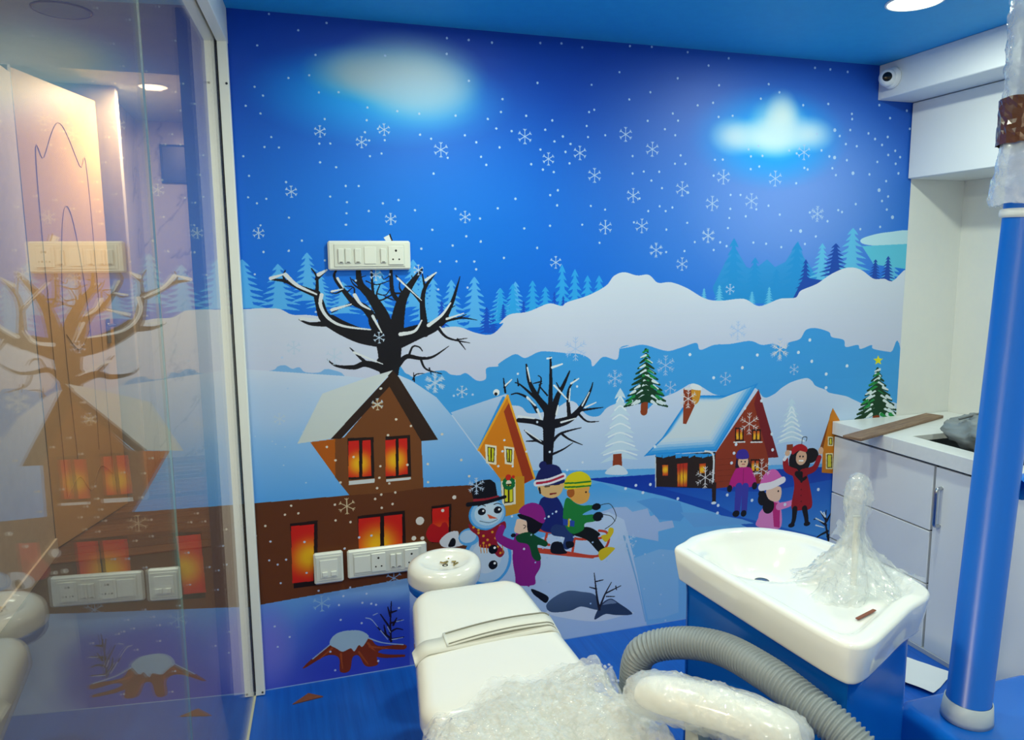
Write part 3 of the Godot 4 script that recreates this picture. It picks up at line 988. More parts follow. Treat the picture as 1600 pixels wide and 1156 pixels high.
func mural_part_e() -> void:
	# orange house at the right edge
	_poly([2596,1528,2703,1690,2669,1687,2586,1548], "b4d0ee", "", false)
	_poly([2597,1531,2665,1629,2680,1857,2553,1836,2553,1725,2533,1728], "cc7a1a", "", false)
	_poly([2597,1531,2584,1562,2553,1725,2531,1729], "8a4410", "", false)
	_poly([2577,1665,2608,1668,2611,1713,2579,1710], "e4dcb0", "", false)
	_poly([2584,1672,2603,1673,2605,1707,2586,1705], "4a3a10", "", false)
	_poly([2588,1676,2599,1677,2600,1702,2590,1702], "d8d040", "", false)
	_poly([2570,1744,2611,1747,2616,1825,2575,1821], "e4dcb0", "", false)
	_poly([2577,1750,2606,1753,2610,1818,2581,1816], "4a3a10", "", false)
	_poly([2582,1754,2601,1756,2605,1814,2585,1812], "d8d040", "", false)
	# child in a purple cap and pink jacket
	_poly([2090,1723,2102,1774,2080,1768,2084,1731], "241430", "", false)
	_poly([2148,1728,2162,1771,2141,1773], "241430", "", false)
	_dot(2121, 1746, 26.9, 30.2, "e8bc9c")
	_poly([2085,1724,2089,1697,2113,1686,2140,1696,2150,1728,2120,1733], "3c2c98", "", true)
	_dot(2112, 1743, 3.7, 3.7, "1a1014")
	_dot(2131, 1745, 3.7, 3.7, "1a1014")
	_stroke([2115,1756,2129,1757], "b03040", 3.1, 3.1)
	_poly([2087,1776,2121,1770,2161,1779,2175,1832,2173,1865,2080,1856,2083,1814], "bc2080", "", true)
	_stroke([2094,1787,2073,1822,2061,1856], "bc2080", 31.3, 22.9)
	_stroke([2155,1791,2178,1832,2185,1856], "bc2080", 29.5, 21.1)
	_stroke([2124,1776,2125,1859], "8a1460", 3.1, 3.1)
	_dot(2055, 1863, 13.3, 16.7, "16121c")
	_dot(2186, 1863, 13.7, 17.1, "16121c")
	_stroke([2103,1858,2099,1969], "3c3ca6", 35.6, 29.3)
	_stroke([2137,1862,2135,1973], "3c3ca6", 35.8, 29.5)
	_dot(2093, 1984, 18.6, 15.2, "14101a")
	_dot(2133, 1987, 15.3, 15.3, "14101a")
	# child in a pink fur hat seen from behind
	_poly([2218,1992,2251,1962,2294,1943,2329,1966,2333,2081,2207,2057,2213,2015], "e486c4", "", true)
	_poly([2283,1947,2329,1963,2330,2078,2299,2069], "c42c7c", "", false)
	_dot(2234, 1930, 27.6, 31.1, "140c14")
	_dot(2265, 1968, 31.3, 34.8, "140c14")
	_dot(2225, 1903, 17.2, 17.2, "140c14")
	_poly([2253,1887,2321,1879,2333,1914,2322,1946,2288,1947,2258,1925], "eec4ac", "", true)
	_dot(2315, 1901, 4.2, 4.2, "201418")
	_poly([2221,1872,2226,1828,2260,1798,2295,1797,2322,1823,2335,1855], "dc66b4", "", true)
	_stroke([2224,1873,2279,1869,2337,1850], "f0e8ee", 36.4, 32.1)
	_stroke([2323,1975,2371,1970,2417,1957], "e486c4", 35.0, 24.1)
	_stroke([2409,1965,2423,1950], "f4e4ee", 22.2, 17.8)
	_dot(2445, 1948, 17.9, 12.6, "e8bc9c")
	# person in a red coat waving
	_dot(2427, 1766, 60.4, 63.9, "140c12")
	_dot(2486, 1748, 43.0, 35.9, "140c12")
	_dot(2406, 1798, 39.0, 39.0, "140c12")
	_dot(2435, 1829, 39.2, 49.9, "140c12")
	_dot(2434, 1753, 30.2, 35.5, "dcae90")
	_dot(2426, 1747, 4.3, 4.3, "1a1014")
	_dot(2443, 1749, 4.3, 4.3, "1a1014")
	_stroke([2424,1767,2444,1769], "ffffff", 6.6, 6.6)
	_poly([2378,1720,2390,1697,2428,1688,2463,1708,2460,1729,2419,1719,2387,1735], "b01420", "", true)
	_stroke([2433,1689,2437,1659,2459,1659,2457,1676], "202028", 3.3, 3.3)
	_poly([2383,1807,2420,1846,2457,1814,2496,1921,2504,1999,2445,2007,2392,1992,2402,1883], "9c1622", "", true)
	_stroke([2402,1821,2357,1798,2347,1755], "9c1622", 37.5, 28.7)
	_stroke([2341,1754,2357,1735], "e8e8f0", 17.4, 15.2)
	_dot(2357, 1725, 14.0, 14.0, "dcae90")
	_stroke([2446,1825,2507,1812,2535,1762], "9c1622", 35.6, 24.5)
	_dot(2542, 1730, 14.5, 18.1, "dcae90")
	_stroke([2413,1827,2442,1858,2464,1851], "140c12", 24.3, 13.3)
	_stroke([2435,1829,2441,1868], "140c12", 22.2, 11.1)
	_dot(2441, 1906, 3.6, 3.6, "5a0c14")
	_dot(2442, 1935, 3.6, 3.6, "5a0c14")
	_dot(2444, 1964, 3.6, 3.6, "5a0c14")
	_stroke([2411,1997,2408,2047,2401,2067], "140e14", 28.9, 20.0)
	_stroke([2465,2000,2477,2045,2481,2072], "140e14", 29.2, 20.2)
	_dot(2396, 2074, 17.9, 10.7, "140e14")
	_dot(2483, 2077, 18.2, 10.9, "140e14")
	_stroke([2613,2179,2590,2087,2589,2023], "181420", 12.8, 4.6)
	_stroke([2593,2097,2543,2062,2521,2060], "181420", 12.7, 4.6)
	_stroke([2594,2078,2616,2041], "181420", 12.7, 4.6)
	_stroke([2604,2128,2559,2143,2532,2159], "181420", 12.7, 4.6)
	_stroke([2589,2067,2559,2030], "181420", 12.7, 4.6)
	_stroke([2604,2153,2628,2141], "181420", 12.7, 4.6)
	_stroke([2532,2056,2579,2081], "dce6f0", 6.8, 4.6)
	_stroke([2558,2025,2586,2057], "dce6f0", 6.9, 4.6)
	_stroke([2576,2032,2588,2053], "dce6f0", 6.9, 4.6)
	_stroke([2534,2090,2580,2106], "dce6f0", 6.9, 4.6)
	# children on a red sledge
	_stroke([1147,1948,1231,1975,1326,2009,1427,2017], "c8442c", 11.4, 10.5)
	_stroke([1138,2029,1262,2059,1404,2095,1450,2060,1464,2021,1450,1993,1417,1983], "c8442c", 11.4, 10.5)
	_stroke([1142,2041,1271,2072,1390,2098], "c8442c", 11.4, 10.6)
	_stroke([1182,1961,1171,2007], "c8442c", 11.5, 10.6)
	_stroke([1304,2008,1294,2071], "c8442c", 11.8, 10.9)
	_stroke([1138,1998,1191,2018], "c8442c", 11.4, 10.5)
	_poly([1152,1820,1183,1806,1222,1812,1252,1861,1267,1927,1253,1969,1182,1961,1147,1935,1139,1883], "16246e", "", true)
	_stroke([1222,1957,1280,1981,1271,2028], "24386e", 49.9, 39.2)
	_poly([1204,2011,1244,2012,1258,2044,1271,2063,1235,2064,1198,2050], "101018", "", true)
	_poly([1267,2014,1298,2018,1300,2039,1271,2041], "101018", "", true)
	_poly([1146,1756,1251,1743,1250,1788,1227,1813,1191,1815,1156,1795], "dcb478", "", true)
	_stroke([1172,1765,1193,1765], "201810", 4.4, 4.4)
	_stroke([1214,1761,1236,1761], "201810", 4.4, 4.4)
	_stroke([1196,1799,1222,1798], "801818", 7.0, 4.4)
	_stroke([1148,1769,1152,1790], "201810", 8.7, 7.0)
	_poly([1136,1757,1139,1709,1161,1682,1196,1672,1236,1688,1253,1733,1253,1758], "181e5c", "", true)
	_dot(1164, 1673, 16.7, 16.7, "181e5c")
	_stroke([1137,1747,1192,1744,1253,1728], "e4e4ec", 27.8, 27.8)
	_stroke([1137,1747,1192,1744,1253,1728], "b02440", 9.5, 9.5)
	_poly([1294,1983,1326,1960,1376,1964,1422,1998,1413,2015,1446,2068,1418,2079,1362,2018], "12140f", "", true)
	_poly([1267,1824,1312,1852,1343,1864,1384,1867,1403,1879,1362,1892,1342,1905,1394,1910,1403,1937,1353,1943,1344,1971,1298,1983,1267,1953,1252,1904], "1e7c36", "", true)
	_dot(1404, 1876, 20.7, 14.8, "101014")
	_dot(1412, 1920, 23.7, 20.7, "101014")
	_poly([1252,1911,1305,1927,1303,1952,1253,1939], "2848a8", "", false)
	_stroke([1280,1918,1278,1946], "d8b828", 9.0, 9.0)
	_poly([1427,2008,1455,2002,1464,1977,1484,1982,1481,2005,1450,2037], "d8bc1c", "", true)
	_poly([1416,2078,1450,2061,1489,2068,1483,2082,1430,2118], "d8bc1c", "", true)
	_poly([1276,1786,1366,1782,1368,1808,1374,1818,1361,1848,1321,1855,1280,1821], "e0a24c", "", true)
	_dot(1287, 1803, 17.3, 20.1, "a85a20")
	_dot(1356, 1807, 4.1, 4.1, "201008")
	_poly([1260,1783,1264,1742,1291,1719,1335,1716,1372,1742,1377,1779,1320,1787], "dccc14", "", true)
	_stroke([1262,1759,1320,1763,1376,1763], "2a7c28", 7.1, 7.1)
	_stroke([1262,1776,1320,1780,1376,1781], "2a7c28", 7.1, 7.1)
	_stroke([1421,1871,1467,1871,1496,1923,1482,1957,1445,1979], "20242c", 2.8, 2.8)
	_stroke([1428,1911,1472,1925,1491,1949], "20242c", 2.8, 2.8)


func mural_part_f() -> void:
	# snowman
	_dot(923, 2043, 102.7, 113.5, "4aa4ea")
	_dot(924, 2045, 89.2, 100.1, "b4d4f2")
	_dot(919, 2034, 64.8, 70.2, "ccdff2")
	_dot(849, 1941, 45.1, 37.1, "58aaea")
	_dot(843, 1939, 34.4, 26.5, "b4d4f2")
	_dot(925, 1854, 77.8, 67.0, "3c9ce6")
	_dot(927, 1853, 71.1, 61.7, "8cc4f0")
	_dot(930, 1851, 59.0, 51.0, "bcdcf4")
	_dot(934, 1849, 40.3, 34.9, "cfe4f4")
	_poly([848,1887,887,1917,933,1920,979,1898,999,1894,1002,1922,970,1948,966,1981,995,2023,973,2043,932,2002,890,1987,886,1946,854,1913], "94182a", "", true)
	_dot(866, 1903, 5.3, 5.3, "e0a028")
	_dot(887, 1929, 5.3, 5.3, "e0a028")
	_dot(907, 1944, 5.4, 5.4, "e0a028")
	_dot(945, 1932, 5.4, 5.4, "e0a028")
	_dot(979, 1911, 5.4, 5.4, "e0a028")
	_dot(924, 1963, 5.4, 5.4, "e0a028")
	_dot(907, 1974, 5.4, 5.4, "e0a028")
	_dot(958, 1959, 5.4, 5.4, "e0a028")
	_dot(932, 1985, 5.4, 5.4, "e0a028")
	_dot(966, 1998, 5.4, 5.4, "e0a028")
	_dot(978, 2025, 5.5, 5.5, "e0a028")
	_dot(887, 1917, 5.3, 5.3, "e0a028")
	_stroke([894,1981,896,2015], "e09028", 4.2, 2.5)
	_stroke([907,1982,909,2016], "e09028", 4.2, 2.5)
	_stroke([919,1984,921,2018], "e09028", 4.2, 2.5)
	_stroke([987,1992,989,2027], "e09028", 4.3, 2.6)
	_dot(902, 1842, 16.5, 14.4, "0c0c14")
	_dot(908, 1839, 4.8, 4.8, "ffffff")
	_stroke([886,1817,903,1813,917,1820], "0c0c14", 3.3, 2.5)
	_dot(969, 1842, 16.8, 14.6, "0c0c14")
	_dot(975, 1840, 4.9, 4.9, "ffffff")
	_stroke([953,1817,969,1814,985,1821], "0c0c14", 3.4, 2.5)
	_poly([924,1854,969,1878,933,1874], "dc5a34", "", false)
	_stroke([893,1880,933,1891,967,1882], "5a7890", 3.3, 2.5)
	_poly([859,1752,869,1722,902,1711,940,1712,960,1729,970,1795,872,1801], "0e0e16", "", false)
	_stroke([871,1791,922,1793,970,1787], "96222e", 11.5, 11.5)
	_stroke([845,1806,918,1804,1000,1790], "0e0e16", 18.0, 13.1)
	_dot(947, 2006, 19.0, 19.0, "0a0a10")
	_dot(954, 2000, 5.4, 5.4, "ffffff")
	_dot(946, 2072, 19.0, 19.0, "0a0a10")
	_dot(953, 2066, 5.4, 5.4, "ffffff")
	# child in a purple cap hugging the snowman
	_poly([1043,1952,1082,1966,1122,1979,1148,2056,1151,2108,1129,2146,1124,2183,1050,2173,1040,2128,1030,2049], "8c1e84", "", true)
	_stroke([1047,2004,1008,1986,974,1957,985,1920], "8c1e84", 43.1, 27.6)
	_poly([1037,2092,1143,2086,1126,2129,1101,2190,1069,2167,1041,2141], "8c1e84", "", false)
	_poly([1114,2200,1184,2243,1175,2271,1142,2245,1118,2221], "101016", "", true)
	_poly([1056,1889,1104,1913,1103,1955,1064,1955,1039,1941,1043,1914], "f0ceb4", "", true)
	_stroke([1078,1918,1088,1924,1079,1934], "201418", 2.6, 2.6)
	_poly([1057,1869,1139,1883,1163,1915,1147,1948,1114,1964,1096,1944,1091,1903,1065,1889], "120e14", "", true)
	_poly([1059,1863,1078,1836,1120,1828,1156,1846,1174,1887,1163,1921,1112,1890], "8e2084", "", true)
	_poly([1047,1961,1099,1951,1138,1975,1182,2004,1175,2023,1138,2013,1154,2070,1138,2081,1116,2060,1099,2006,1055,1988], "104c28", "", true)
	_dot(1034, 1957, 11.0, 8.3, "141018")
	# stump, rocks and twigs
	_poly([186,2378,231,2342,286,2307,313,2319,431,2306,472,2343,572,2354,571,2375,486,2360,464,2383,466,2421,420,2419,394,2371,370,2374,357,2426,321,2424,317,2365,271,2349,192,2384], "7c2e10", "", true)
	_stroke([293,2323,244,2359], "a0481c", 8.1, 3.4)
	_stroke([326,2351,330,2412], "a0481c", 8.2, 3.4)
	_stroke([395,2356,428,2411], "a0481c", 8.3, 3.5)
	_stroke([431,2324,478,2385,549,2398], "a0481c", 8.4, 3.5)
	_stroke([437,2340,507,2360], "a0481c", 8.4, 3.5)
	_stroke([430,2354,485,2387,571,2402], "7c2e10", 20.9, 9.8)
	_poly([285,2303,301,2273,336,2260,398,2266,433,2291,431,2308,409,2336,396,2327,378,2349,364,2335,333,2343,310,2326], "a4c2da", "", true)
	_stroke([220,2353,286,2307], "9ab8dc", 4.7, 4.7)
	_stroke([432,2302,487,2332,569,2354], "9ab8dc", 5.6, 4.2)
	_stroke([522,2332,521,2264,528,2167], "1c1028", 8.5, 3.6)
	_stroke([521,2279,484,2213], "1c1028", 8.5, 3.5)
	_stroke([522,2256,568,2249], "1c1028", 8.5, 3.5)
	_stroke([517,2316,482,2280,465,2255], "1c1028", 8.5, 3.5)
	_stroke([522,2226,513,2187], "1c1028", 8.5, 3.5)
	_stroke([525,2212,548,2208], "1c1028", 8.5, 3.5)
	_stroke([517,2324,573,2322], "1c1028", 8.5, 3.6)
	_stroke([502,2299,496,2260], "1c1028", 8.5, 3.5)
	_stroke([532,2266,547,2238], "1c1028", 8.5, 3.6)
	_stroke([518,2294,545,2283,570,2291], "1c1028", 8.5, 3.5)
	_stroke([427,2219,448,2229,471,2263], "9ab0dc", 4.2, 2.8)
	_stroke([456,2212,473,2207], "9ab0dc", 4.2, 2.8)
	_stroke([526,2325,569,2325], "9ab0dc", 4.3, 2.8)
	_stroke([482,2280,509,2322], "9ab0dc", 4.2, 2.8)
	_stroke([546,2253,575,2251], "9ab0dc", 4.3, 2.8)
	_stroke([510,2270,520,2294], "9ab0dc", 4.2, 2.8)
	_poly([1175,2312,1251,2299,1337,2304,1424,2334,1584,2376,1531,2385,1407,2391,1251,2349], "d2def0", "", true)
	_poly([1177,2281,1217,2248,1276,2232,1336,2245,1401,2270,1419,2338,1337,2312,1285,2323,1200,2316], "52688c", "3c5070", true)
	_poly([1398,2380,1428,2318,1472,2297,1512,2322,1580,2383,1504,2377,1450,2364], "2e4060", "", true)
	_poly([1437,2319,1472,2301,1503,2321,1468,2320], "7488a8", "", true)
	_stroke([1422,2338,1410,2281,1396,2170], "1e1c28", 11.4, 3.5)
	_stroke([1407,2243,1375,2230], "1e1c28", 7.0, 3.5)
	_stroke([1402,2209,1438,2206], "1e1c28", 6.1, 3.5)
	_stroke([1424,2326,1449,2270,1477,2223], "1e1c28", 9.7, 3.5)
	_stroke([1451,2269,1522,2245], "1e1c28", 7.0, 3.5)
	_stroke([1454,2284,1494,2290], "1e1c28", 5.3, 3.5)
	_stroke([1498,2243,1502,2261], "1e1c28", 5.3, 3.5)


func mural_part_g() -> void:
	# snowflakes
	_flake(332, 387, 20, "a4c0ea")
	_flake(476, 418, 20, "a4c0ea")
	_flake(558, 371, 21, "a4c0ea")
	_flake(766, 434, 27, "a4c0ea")
	_flake(1095, 373, 28, "a4c0ea")
	_flake(1191, 453, 24, "a4c0ea")
	_flake(225, 597, 20, "a4c0ea")
	_flake(108, 741, 19, "a4c0ea")
	_flake(572, 688, 21, "a4c0ea")
	_flake(854, 678, 22, "a4c0ea")
	_flake(1323, 426, 27, "a4c0ea")
	_flake(1386, 510, 28, "a4c0ea")
	_flake(1520, 347, 28, "a4c0ea")
	_flake(1640, 400, 29, "a4c0ea")
	_flake(1557, 585, 29, "a4c0ea")
	_flake(1781, 554, 30, "a4c0ea")
	_flake(1925, 611, 31, "a4c0ea")
	_flake(1976, 501, 31, "a4c0ea")
	_flake(2233, 501, 33, "a4c0ea")
	_flake(2117, 597, 32, "a4c0ea")
	_flake(2375, 386, 33, "a4c0ea")
	_flake(2460, 648, 34, "a4c0ea")
	_flake(1435, 712, 28, "a4c0ea")
	_flake(1598, 706, 29, "a4c0ea")
	_flake(1910, 744, 31, "a4c0ea")
	_flake(1665, 804, 30, "a4c0ea")
	_flake(1221, 851, 24, "a4c0ea")
	_flake(1665, 804, 24, "a4c0ea")
	_flake(1788, 862, 27, "a4c0ea")
	_flake(1909, 745, 25, "a4c0ea")
	_flake(2025, 972, 22, "a4c0ea")
	_flake(1307, 1200, 48, "a4c0ea")
	_flake(1720, 1288, 43, "a4c0ea")
	_flake(1484, 1331, 35, "a4c0ea")
	_flake(1745, 1386, 28, "a4c0ea")
	_flake(2016, 1362, 29, "a4c0ea")
	_flake(2071, 1153, 42, "a4c0ea")
	_flake(2291, 1245, 51, "a4c0ea")
	_flake(2373, 1339, 24, "a4c0ea")
	_flake(515, 1124, 21, "b8cce6")
	_flake(725, 1308, 38, "b8cce6")
	_flake(829, 1348, 23, "b8cce6")
	_flake(207, 1149, 24, "b8cce6")
	_flake(349, 1188, 30, "b8cce6")
	_flake(500, 1376, 22, "b8cce6")
	_flake(670, 875, 19, "b8cce6")
	_flake(510, 891, 21, "b8cce6")
	_flake(500, 1379, 19, "c8b898")
	_flake(372, 1761, 31, "c8b898")
	_flake(881, 1733, 34, "b8cce6")
	_flake(145, 1407, 20, "b8cce6")
	_flake(2146, 1572, 50, "d8d4d8")
	_flake(2220, 1788, 48, "d8d4d8")
	_flake(1928, 1799, 49, "d8d4d8")
	_flake(1833, 1439, 41, "d8d4d8")
	_flake(2293, 1246, 41, "d8d4d8")
	_flake(263, 2134, 33, "88b0e0")
	_flake(541, 2072, 30, "88b0e0")
	_flake(1544, 2049, 46, "b8d0ec")
	_flake(721, 1305, 38, "b8d0ec")
	# snow dots
	_dot(180, 8, 3.7, 3.7, "a8c8ee")
	_dot(370, 21, 3.9, 3.9, "a8c8ee")
	_dot(274, 53, 3.8, 3.8, "a8c8ee")
	_dot(137, 113, 3.7, 3.7, "a8c8ee")
	_dot(328, 130, 3.9, 3.9, "a8c8ee")
	_dot(234, 213, 3.8, 3.8, "a8c8ee")
	_dot(304, 199, 3.9, 3.9, "a8c8ee")
	_dot(121, 249, 3.7, 3.7, "a8c8ee")
	_dot(147, 276, 3.8, 3.8, "a8c8ee")
	_dot(89, 313, 3.7, 3.7, "a8c8ee")
	_dot(136, 336, 3.8, 3.8, "a8c8ee")
	_dot(334, 255, 3.9, 3.9, "a8c8ee")
	_dot(402, 250, 4.0, 4.0, "a8c8ee")
	_dot(501, 297, 4.1, 4.1, "a8c8ee")
	_dot(497, 341, 4.1, 4.1, "a8c8ee")
	_dot(608, 304, 4.2, 4.2, "a8c8ee")
	_dot(688, 309, 4.3, 4.3, "a8c8ee")
	_dot(824, 309, 4.4, 4.4, "a8c8ee")
	_dot(877, 182, 4.4, 4.4, "a8c8ee")
	_dot(350, 344, 4.0, 4.0, "a8c8ee")
	_dot(167, 413, 3.8, 3.8, "a8c8ee")
	_dot(143, 447, 3.8, 3.8, "a8c8ee")
	_dot(191, 447, 3.8, 3.8, "a8c8ee")
	_dot(72, 481, 3.7, 3.7, "a8c8ee")
	_dot(328, 429, 4.0, 4.0, "a8c8ee")
	_dot(366, 427, 4.0, 4.0, "a8c8ee")
	_dot(489, 383, 4.1, 4.1, "a8c8ee")
	_dot(503, 411, 4.1, 4.1, "a8c8ee")
	_dot(536, 369, 4.1, 4.1, "a8c8ee")
	_dot(559, 408, 4.2, 4.2, "a8c8ee")
	_dot(546, 455, 4.2, 4.2, "a8c8ee")
	_dot(504, 466, 4.1, 4.1, "a8c8ee")
	_dot(328, 493, 4.0, 4.0, "a8c8ee")
	_dot(383, 508, 4.0, 4.0, "a8c8ee")
	_dot(689, 383, 4.3, 4.3, "a8c8ee")
	_dot(730, 396, 4.3, 4.3, "a8c8ee")
	_dot(858, 378, 4.4, 4.4, "a8c8ee")
	_dot(902, 402, 4.5, 4.5, "a8c8ee")
	_dot(791, 462, 4.4, 4.4, "a8c8ee")
	_dot(736, 521, 4.4, 4.4, "a8c8ee")
	_dot(797, 38, 4.3, 4.3, "a8c8ee")
	_dot(879, 38, 4.4, 4.4, "a8c8ee")
	_dot(968, 40, 4.5, 4.5, "a8c8ee")
	_dot(795, 93, 4.3, 4.3, "a8c8ee")
	_dot(1159, 27, 4.6, 4.6, "a8c8ee")
	_dot(1245, 22, 4.7, 4.7, "a8c8ee")
	_dot(1147, 173, 4.7, 4.7, "a8c8ee")
	_dot(1007, 240, 4.5, 4.5, "a8c8ee")
	_dot(1000, 287, 4.5, 4.5, "a8c8ee")
	_dot(948, 315, 4.5, 4.5, "a8c8ee")
	_dot(981, 348, 4.5, 4.5, "a8c8ee")
	_dot(1042, 355, 4.6, 4.6, "a8c8ee")
	_dot(1101, 296, 4.6, 4.6, "a8c8ee")
	_dot(993, 417, 4.6, 4.6, "a8c8ee")
	_dot(920, 454, 4.5, 4.5, "a8c8ee")
	_dot(940, 483, 4.5, 4.5, "a8c8ee")
	_dot(1207, 308, 4.8, 4.8, "a8c8ee")
	_dot(1178, 344, 4.7, 4.7, "a8c8ee")
	_dot(1251, 366, 4.8, 4.8, "a8c8ee")
	_dot(1216, 386, 4.8, 4.8, "a8c8ee")
	_dot(1283, 393, 4.8, 4.8, "a8c8ee")
	_dot(1262, 424, 4.8, 4.8, "a8c8ee")
	_dot(1158, 419, 4.7, 4.7, "a8c8ee")
	_dot(1120, 475, 4.7, 4.7, "a8c8ee")
	_dot(1168, 494, 4.8, 4.8, "a8c8ee")
	_dot(1213, 502, 4.8, 4.8, "a8c8ee")
	_dot(1279, 467, 4.9, 4.9, "a8c8ee")
	_dot(87, 546, 3.8, 3.8, "a8c8ee")
	_dot(209, 564, 3.9, 3.9, "a8c8ee")
	_dot(80, 619, 3.8, 3.8, "a8c8ee")
	_dot(108, 639, 3.8, 3.8, "a8c8ee")
	_dot(140, 623, 3.8, 3.8, "a8c8ee")
	_dot(213, 687, 3.9, 3.9, "a8c8ee")
	_dot(116, 714, 3.8, 3.8, "a8c8ee")
	_dot(358, 611, 4.0, 4.0, "a8c8ee")
	_dot(414, 573, 4.1, 4.1, "a8c8ee")
	_dot(460, 572, 4.1, 4.1, "a8c8ee")
	_dot(416, 630, 4.1, 4.1, "a8c8ee")
	_dot(413, 669, 4.1, 4.1, "a8c8ee")
	_dot(409, 710, 4.1, 4.1, "a8c8ee")
	_dot(493, 660, 4.2, 4.2, "a8c8ee")
	_dot(545, 632, 4.2, 4.2, "a8c8ee")
	_dot(603, 619, 4.3, 4.3, "a8c8ee")
	_dot(663, 655, 4.3, 4.3, "a8c8ee")
	_dot(726, 726, 4.4, 4.4, "a8c8ee")
	_dot(683, 796, 4.4, 4.4, "a8c8ee")
	_dot(817, 648, 4.5, 4.5, "a8c8ee")
	_dot(857, 750, 4.5, 4.5, "a8c8ee")
	_dot(912, 683, 4.6, 4.6, "a8c8ee")
	_dot(803, 785, 4.5, 4.5, "a8c8ee")
	_dot(914, 769, 4.6, 4.6, "a8c8ee")
	_dot(983, 644, 4.6, 4.6, "a8c8ee")
	_dot(1055, 607, 4.7, 4.7, "a8c8ee")
	_dot(1090, 719, 4.7, 4.7, "a8c8ee")
	_dot(1143, 794, 4.8, 4.8, "a8c8ee")
	_dot(1198, 590, 4.8, 4.8, "a8c8ee")
	_dot(1230, 571, 4.8, 4.8, "a8c8ee")
	_dot(1227, 629, 4.8, 4.8, "a8c8ee")
	_dot(1197, 708, 4.8, 4.8, "a8c8ee")
	_dot(253, 767, 4.0, 4.0, "a8c8ee")
	_dot(206, 803, 3.9, 3.9, "a8c8ee")
	_dot(121, 807, 3.9, 3.9, "a8c8ee")
	_dot(570, 115, 4.1, 4.1, "a8c8ee")
	_dot(1331, 30, 4.3, 4.3, "a8c8f0")
	_dot(1534, 10, 4.5, 4.5, "a8c8f0")
	_dot(1630, 6, 4.5, 4.5, "a8c8f0")
	_dot(1792, 14, 4.7, 4.7, "a8c8f0")
	_dot(1984, 24, 4.9, 4.9, "a8c8f0")
	_dot(1890, 59, 4.8, 4.8, "a8c8f0")
	_dot(1490, 111, 4.4, 4.4, "a8c8f0")
	_dot(1749, 118, 4.7, 4.7, "a8c8f0")
	_dot(1942, 133, 4.8, 4.8, "a8c8f0")
	_dot(2182, 114, 5.1, 5.1, "a8c8f0")
	_dot(2237, 144, 5.1, 5.1, "a8c8f0")
	_dot(2412, 33, 5.3, 5.3, "a8c8f0")
	_dot(2492, 34, 5.4, 5.4, "a8c8f0")
	_dot(2584, 38, 5.4, 5.4, "a8c8f0")
	_dot(1371, 166, 4.3, 4.3, "a8c8f0")
	_dot(1627, 179, 4.6, 4.6, "a8c8f0")
	_dot(1534, 212, 4.5, 4.5, "a8c8f0")
	_dot(1844, 218, 4.8, 4.8, "a8c8f0")
	_dot(1916, 204, 4.8, 4.8, "a8c8f0")
	_dot(2146, 175, 5.0, 5.0, "a8c8f0")
	_dot(2360, 190, 5.3, 5.3, "a8c8f0")
	_dot(2490, 178, 5.4, 5.4, "a8c8f0")
	_dot(1361, 269, 4.4, 4.4, "a8c8f0")
	_dot(1383, 259, 4.4, 4.4, "a8c8f0")
	_dot(1730, 256, 4.7, 4.7, "a8c8f0")
	_dot(1755, 283, 4.7, 4.7, "a8c8f0")
	_dot(1617, 290, 4.6, 4.6, "a8c8f0")
	_dot(1944, 259, 4.9, 4.9, "a8c8f0")
	_dot(2011, 251, 4.9, 4.9, "a8c8f0")
	_dot(1351, 322, 4.4, 4.4, "a8c8f0")
	_dot(1357, 364, 4.4, 4.4, "a8c8f0")
	_dot(1431, 354, 4.4, 4.4, "a8c8f0")
	_dot(1695, 319, 4.7, 4.7, "a8c8f0")
	_dot(1743, 341, 4.7, 4.7, "a8c8f0")
	_dot(2618, 213, 5.5, 5.5, "a8c8f0")
	_dot(2621, 235, 5.5, 5.5, "a8c8f0")
	_dot(2829, 221, 5.7, 5.7, "a8c8f0")
	_dot(2531, 286, 7.8, 7.8, "a8c8f0")
	_dot(2614, 282, 5.5, 5.5, "a8c8f0")
	_dot(2559, 310, 5.5, 5.5, "a8c8f0")
	_dot(2752, 315, 5.7, 5.7, "a8c8f0")
	_dot(2714, 292, 5.6, 5.6, "a8c8f0")
	_dot(2822, 303, 5.7, 5.7, "a8c8f0")
	_dot(2793, 339, 5.7, 5.7, "a8c8f0")
	_dot(2654, 350, 5.6, 5.6, "a8c8f0")
	_dot(2594, 343, 5.5, 5.5, "a8c8f0")
	_dot(1552, 430, 4.6, 4.6, "a8c8f0")
	_dot(1770, 420, 4.8, 4.8, "a8c8f0")
	_dot(1745, 454, 4.7, 4.7, "a8c8f0")
	_dot(1793, 453, 4.8, 4.8, "a8c8f0")
	_dot(1970, 430, 4.9, 4.9, "a8c8f0")
	_dot(1932, 432, 4.9, 4.9, "a8c8f0")
	_dot(2537, 403, 7.9, 7.9, "a8c8f0")
	_dot(2509, 399, 5.5, 5.5, "a8c8f0")
	_dot(2604, 412, 5.5, 5.5, "a8c8f0")
	_dot(2772, 414, 5.7, 5.7, "a8c8f0")
	_dot(2869, 362, 5.8, 5.8, "a8c8f0")
	_dot(2831, 382, 5.8, 5.8, "a8c8f0")
	_dot(2899, 389, 5.8, 5.8, "a8c8f0")
	_dot(2876, 419, 5.8, 5.8, "a8c8f0")
	_dot(1603, 489, 4.6, 4.6, "a8c8f0")
	_dot(1553, 498, 4.6, 4.6, "a8c8f0")
	_dot(1673, 488, 4.7, 4.7, "a8c8f0")
	_dot(2108, 465, 5.1, 5.1, "a8c8f0")
	_dot(2150, 453, 5.1, 5.1, "a8c8f0")
	_dot(2380, 452, 5.3, 5.3, "a8c8f0")
	_dot(2398, 458, 5.4, 5.4, "a8c8f0")
	_dot(2528, 449, 5.5, 5.5, "a8c8f0")
